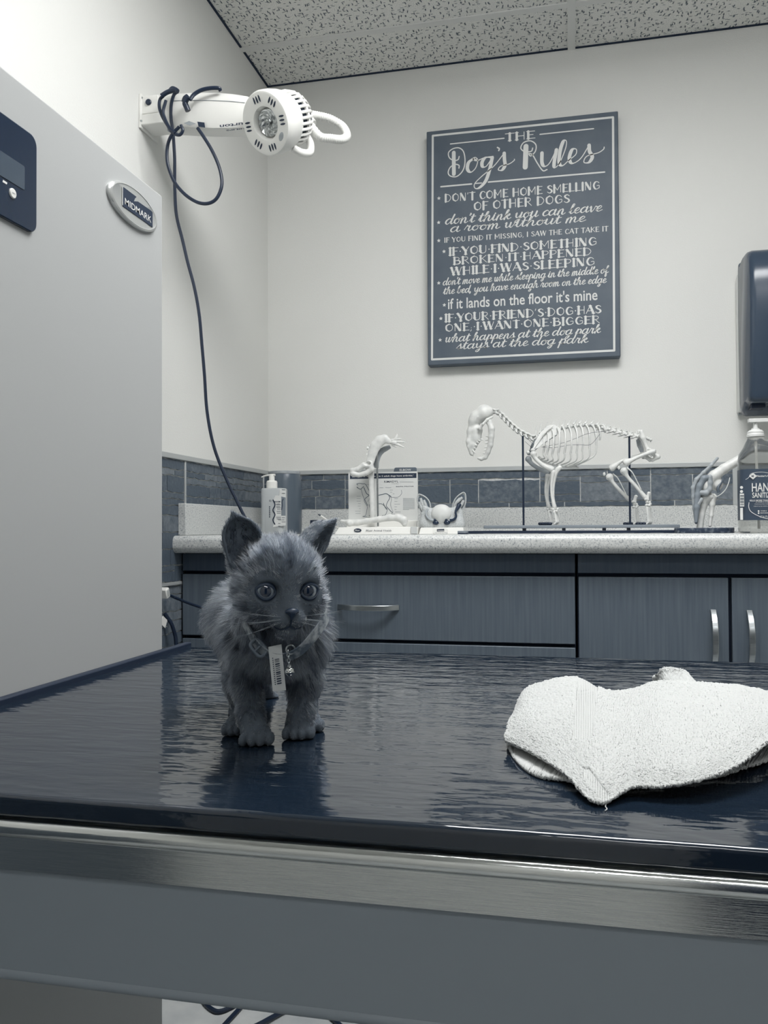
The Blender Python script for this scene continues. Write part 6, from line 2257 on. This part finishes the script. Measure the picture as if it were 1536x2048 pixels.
for g_, w in PAWS:
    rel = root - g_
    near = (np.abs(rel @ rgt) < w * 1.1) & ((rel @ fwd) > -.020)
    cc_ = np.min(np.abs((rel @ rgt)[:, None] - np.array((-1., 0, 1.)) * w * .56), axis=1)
    crease_shade = np.maximum(crease_shade, near * np.exp(-(cc_ / .0011) ** 2) * ((rel @ fwd) > -.0105))  # darkens between the toes, shade put into the hair colour
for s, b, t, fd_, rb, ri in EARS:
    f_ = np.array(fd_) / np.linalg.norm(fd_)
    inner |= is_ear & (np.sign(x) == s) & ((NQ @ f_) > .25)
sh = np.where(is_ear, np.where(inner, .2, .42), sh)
sh = np.where((hgt < .022) & ~is_head, .38 - .2 * crease_shade, sh)
sh = sh + rg.normal(0, .10, NH) + np.random.default_rng(8).normal(0, .06, 65536)[hsh]
keep = ~(inner & (rg.random(NH) < .35))
PTS, sh = PTS[keep], sh[keep]
NH2 = len(sh)
hc = bpy.data.hair_curves.new('fur')
hc.add_curves([4] * NH2)
hc.attributes['position'].data.foreach_set('vector', (PTS - org).reshape(-1).astype(np.float32))
ra = hc.attributes.new('radius', 'FLOAT', 'POINT')
ra.data.foreach_set('value', np.tile(np.array((.00017, .00016, .00011, .00002), np.float32), NH2))
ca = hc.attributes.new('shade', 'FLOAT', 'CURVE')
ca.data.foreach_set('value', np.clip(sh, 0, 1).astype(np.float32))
M_FUR = bpy.data.materials.new('tabby fur')
M_FUR.use_nodes = True
nt = M_FUR.node_tree
nt.nodes.remove(nt.nodes['Principled BSDF'])
hb = nt.nodes.new('ShaderNodeBsdfHairPrincipled')
hb.parametrization = 'COLOR'
hb.inputs['Roughness'].default_value = .42
hb.inputs['Radial Roughness'].default_value = .5
at = nt.nodes.new('ShaderNodeAttribute')
at.attribute_name = 'shade'
cr = nt.nodes.new('ShaderNodeValToRGB')
cr.color_ramp.elements[0].position = .1
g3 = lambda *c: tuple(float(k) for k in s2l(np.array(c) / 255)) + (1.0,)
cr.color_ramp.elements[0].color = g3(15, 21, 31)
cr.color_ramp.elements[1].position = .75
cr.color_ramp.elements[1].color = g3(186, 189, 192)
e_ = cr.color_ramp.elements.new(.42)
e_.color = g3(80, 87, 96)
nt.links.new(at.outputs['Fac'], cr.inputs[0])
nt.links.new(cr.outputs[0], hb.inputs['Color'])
nt.links.new(hb.outputs[0], nt.nodes['Material Output'].inputs[0])
hc.materials.append(M_FUR)
fur = bpy.data.objects.new('fur', hc)
COL.objects.link(fur)
fur.parent = kit
fur['kind'] = 'stuff'

# ---- face
M_EYE = bpy.data.materials.new('grey kitten eye')
M_EYE.use_nodes = True
nt = M_EYE.node_tree
b_ = nt.nodes['Principled BSDF']
b_.inputs['Roughness'].default_value = .06
b_.inputs['Coat Weight'].default_value = .6
at = nt.nodes.new('ShaderNodeAttribute')
at.attribute_name = 'ring'
cr = nt.nodes.new('ShaderNodeValToRGB')
el = cr.color_ramp.elements
el[0].position, el[0].color = .0, tone(.02)
el[1].position, el[1].color = .54, tone(.02)
for p_, v_ in ((.58, .38), (.74, .52), (.86, .42), (.93, .05)):
    e_ = el.new(p_)
    e_.color = tone(v_)
nt.links.new(at.outputs['Fac'], cr.inputs[0])
nt.links.new(cr.outputs[0], b_.inputs['Base Color'])
gaze = vf * .8 + HZ_ * .35
gaze /= np.linalg.norm(gaze)
RE = .0090
for s in (-1, 1):
    c = hp(s * .0172, -.0055, .0238)
    mb = MB().ball(c, RE, 40, 28)
    o = mb.build('eye', M_EYE, kit, smooth=True, angle=0)
    vv = mb.v[0] - c
    cosang = np.clip(vv @ gaze / RE, -1, 1)
    ring = np.arccos(cosang) / math.radians(52)
    at_ = o.data.attributes.new('ring', 'FLOAT', 'POINT')
    at_.data.foreach_set('value', np.clip(ring, 0, 1).astype(np.float32))
    # dark lids hugging the eyeball
    g = HZ_ * .9 + vf * .2 + HX_ * s * .10
    g /= np.linalg.norm(g)
    ex = np.cross(up0, g)
    ex /= np.linalg.norm(ex)
    ey = np.cross(g, ex)
    tilt = s * .16
    ex, ey = ex * math.cos(tilt) + ey * math.sin(tilt), ey * math.cos(tilt) - ex * math.sin(tilt)
    L = []
    for a in np.linspace(0, 2 * PI, 40, endpoint=False):
        hx_ = math.radians(56) * math.cos(a)
        hy_ = math.radians(42 if math.sin(a) < 0 else 36) * math.copysign(abs(math.sin(a)) ** .9, math.sin(a))
        dv_ = g + ex * math.tan(hx_) * .9 + ey * math.tan(hy_)
        dv_ /= np.linalg.norm(dv_)
        L.append(c + dv_ * RE * 1.02)
    L.append(L[0])
    mb = MB().tube(L, .0009, 8)
    L0 = np.array(L)
    rows_ = [c + (L0 - c) * 1.0]
    for q_ in (.25, .5, .75, 1.0):
        dd = (L0 - c) / np.linalg.norm(L0 - c, axis=1)[:, None]
        perp = dd - np.outer(dd @ g, g)
        perp /= np.linalg.norm(perp, axis=1)[:, None]
        ang0 = np.arccos(np.clip(dd @ g, -1, 1))
        an = ang0 + (math.radians(80) - ang0) * q_
        rows_.append(c + (g * np.cos(an)[:, None] + perp * np.sin(an)[:, None]) * RE * (1.03 + .02 * q_))
    mb.grid(rows_)
    mb.build('eyelid', mat('dark eyelid', .16, .5), kit, smooth=True)


def face_z(x, y):
    zz = np.linspace(.055, .0, 400)
    d = head_fun(np.stack((np.full_like(zz, x), np.full_like(zz, y), zz), 1))
    return zz[np.argmax(d < 0)]


zn = face_z(0, -.0225)


def nose_fun(Q):
    d = sd_ball(Q, (0, -.0205, zn + .0004), (.0056, .0026, .0030))
    d = smin(d, sd_cone(Q, (0, -.0215, zn + .0006), (0, -.0258, zn + .0006), .0032, .0012), .002)
    for s in (-1, 1):
        d = smax(d, -sd_ball(Q, (s * .0036, -.0222, zn + .0024), (.0012, .0008, .002)), .0008)
    return d


nose_o = sdf_build('nose', lambda P: nose_fun((P - HC0) @ HM), hp(0, -.022, zn) - .011, hp(0, -.022, zn) + .011, .00045, mat('dark nose leather', .13, .38), kit)
mb = MB()
mb.tube([hp(0, -.0255, face_z(0, -.0255) + .001), hp(0, -.029, face_z(0, -.029) + .0006), hp(0, -.0325, face_z(0, -.0325) + .0008)], .0007, 6)
for s in (-1, 1):
    mb.tube([hp(s * xx, yy, face_z(s * xx, yy) + .0008) for xx, yy in ((.0003, -.0325), (.004, -.0345), (.008, -.0345), (.0115, -.0325))], .0006, 6, smooth=4)
mb.build('mouth', M_INK, kit, smooth=True)
mb = MB()
rw = np.random.default_rng(4)
for s in (-1, 1):
    for k in range(8):
        r0_ = np.array((s * (.008 + .002 * (k % 3)), -.0245 - .0022 * (k // 3), 0))
        r0_[2] = face_z(r0_[0], r0_[1])
        e1_ = r0_ + np.array((s * .016, .002 - .0035 * (k // 3), .004 + .002 * rw.random()))
        e2_ = r0_ + np.array((s * (.030 + .008 * rw.random()), .001 - .007 * (k // 3) + .004 * rw.random(), -.002))
        mb.tube([hp(*r0_), hp(*e1_), hp(*e2_)], [.00009, .00007, .00003], 5, smooth=5)
    for k in range(3):
        r0_ = np.array((s * (.012 + .003 * k), .0065, 0))
        r0_[2] = face_z(r0_[0], r0_[1])
        mb.tube([hp(*r0_), hp(*(r0_ + np.array((s * .004, .012, .007)))), hp(*(r0_ + np.array((s * .010, .022 + .003 * k, .006))))], [.00013, .0001, .00003], 5, smooth=5)
mb.build('whiskers', mat('pale whisker', .6, .4), kit, smooth=True)

# ---- collar with paper tag and bell
M_COLLAR = mat('pale patterned collar', .62, .35, v2=.34, scale=160, lo=.4, hi=.6)
cp = catmull(np.array([C(486, 1237, .655), C(500, 1264, .645), C(519, 1294, .639), C(545, 1311, .637), C(572, 1313, .637), C(600, 1300, .639), C(628, 1270, .645), C(650, 1238, .660), C(650, 1222, .680), C(628, 1206, .705), C(560, 1198, .722), C(492, 1208, .705), C(478, 1222, .680)]), 10, closed=True)
Tn = np.gradient(cp, axis=0)
Tn /= np.linalg.norm(Tn, axis=1)[:, None]
ctr = cp.mean(0)
outw = cp - ctr
outw -= Tn * (outw * Tn).sum(1)[:, None]
outw /= np.linalg.norm(outw, axis=1)[:, None]
sd_ = np.cross(Tn, outw)
hw_ = .0043
secs = np.stack((cp + sd_ * hw_, cp + sd_ * hw_ + outw * .0012, cp - sd_ * hw_ + outw * .0012, cp - sd_ * hw_), 1)
m = len(cp)
F = []
for i in range(m):
    for j in range(4):
        F.append((4 * i + j, 4 * i + (j + 1) % 4, 4 * ((i + 1) % m) + (j + 1) % 4, 4 * ((i + 1) % m) + j))
mb = MB()
mb.add(secs.reshape(-1, 3), F)
collar = mb.build('collar', M_COLLAR, kit, smooth=True)
bk = C(517, 1296, .6365)
bx_ = C(528, 1306, .6355) - C(508, 1283, .6385)
bx_ /= np.linalg.norm(bx_)
by_ = np.cross(vf, bx_)
ringp = [bk + bx_ * .0075 * math.copysign(abs(math.cos(a)) ** .6, math.cos(a)) + by_ * .0048 * math.copysign(abs(math.sin(a)) ** .6, math.sin(a)) for a in np.linspace(0, 2 * PI, 25)]
mb = MB().tube(ringp, .0014, 8)
mb.tube([bk - by_ * .0045, bk + by_ * .0045], .0011, 8)
mb.build('buckle', mat('grey plastic buckle', .36, .3), collar, smooth=True)
rp = C(581, 1299, .6355)
MB().tube([rp + (rt0 * math.cos(a) + up0 * math.sin(a)) * .0034 for a in np.linspace(0, 2 * PI, 21)], .0007, 8).build('ring', M_CHROME, collar, smooth=True)
t_tag = .634
tq = [C(536.5, 1294, t_tag), C(562.5, 1288.5, t_tag), C(571.5, 1380.5, t_tag - .003), C(545.5, 1383, t_tag - .003)]
nt_ = np.cross(tq[1] - tq[0], tq[3] - tq[0])
nt_ /= np.linalg.norm(nt_)
if nt_ @ vf < 0:
    nt_ = -nt_
tagm = MB().prism(tq, -nt_ * .0006).build('paper_tag', mat('paper tag', .74, .6), collar)
ex_, ey_ = (tq[1] - tq[0]), (tq[3] - tq[0])
tt = lambda a, b: tq[0] + ex_ * a + ey_ * b + nt_ * .00025
mb = MB()
rb_ = random.Random(2)
yb = .30
while yb < .86:
    w_ = rb_.choice((.012, .02, .03))
    mb.add([tt(.40, yb), tt(.74, yb), tt(.74, yb + w_), tt(.40, yb + w_)], [(0, 1, 2, 3)])
    yb += w_ + rb_.choice((.014, .022, .03))
for k in range(14):
    y_ = .26 + k * .045
    mb.add([tt(.22, y_), tt(.30, y_), tt(.30, y_ + .022), tt(.22, y_ + .022)], [(0, 1, 2, 3)])
mb.build('barcode', M_INK, tagm)
bc_ = C(579.2, 1343, .631)
mb = MB()
for k in range(6):
    p = C(576 + .5 * k, 1304 + k * 6, .6345 - .0004 * k)
    ax = (rt0 if k % 2 else vf)
    mb.tube([p + (ax * math.cos(a) * .0010 + up0 * math.sin(a) * .0017) for a in np.linspace(0, 2 * PI, 13)], .00045, 6)
mb.build('chain', M_CHROME, collar, smooth=True)
mb = MB().ball(bc_, .0036, 24, 16)
mb.lathe([(.0037, -.0004), (.0039, 0), (.0037, .0004)], bc_ - up0 * .0003, up0, 24)
mb.lathe([(.0011, .0034), (.0011, .0046), (.0001, .0047)], bc_, up0, 12)
bell = mb.build('bell', mat('shiny bell metal', .8, .14, metal=1.), collar, smooth=True)
MB().tube([bc_ + vf * .0034 - up0 * .0012 - rt0 * .0016, bc_ + vf * .0033 - up0 * .0016 + rt0 * .0016], .0004, 6).build('bell_slit', M_INK, bell)
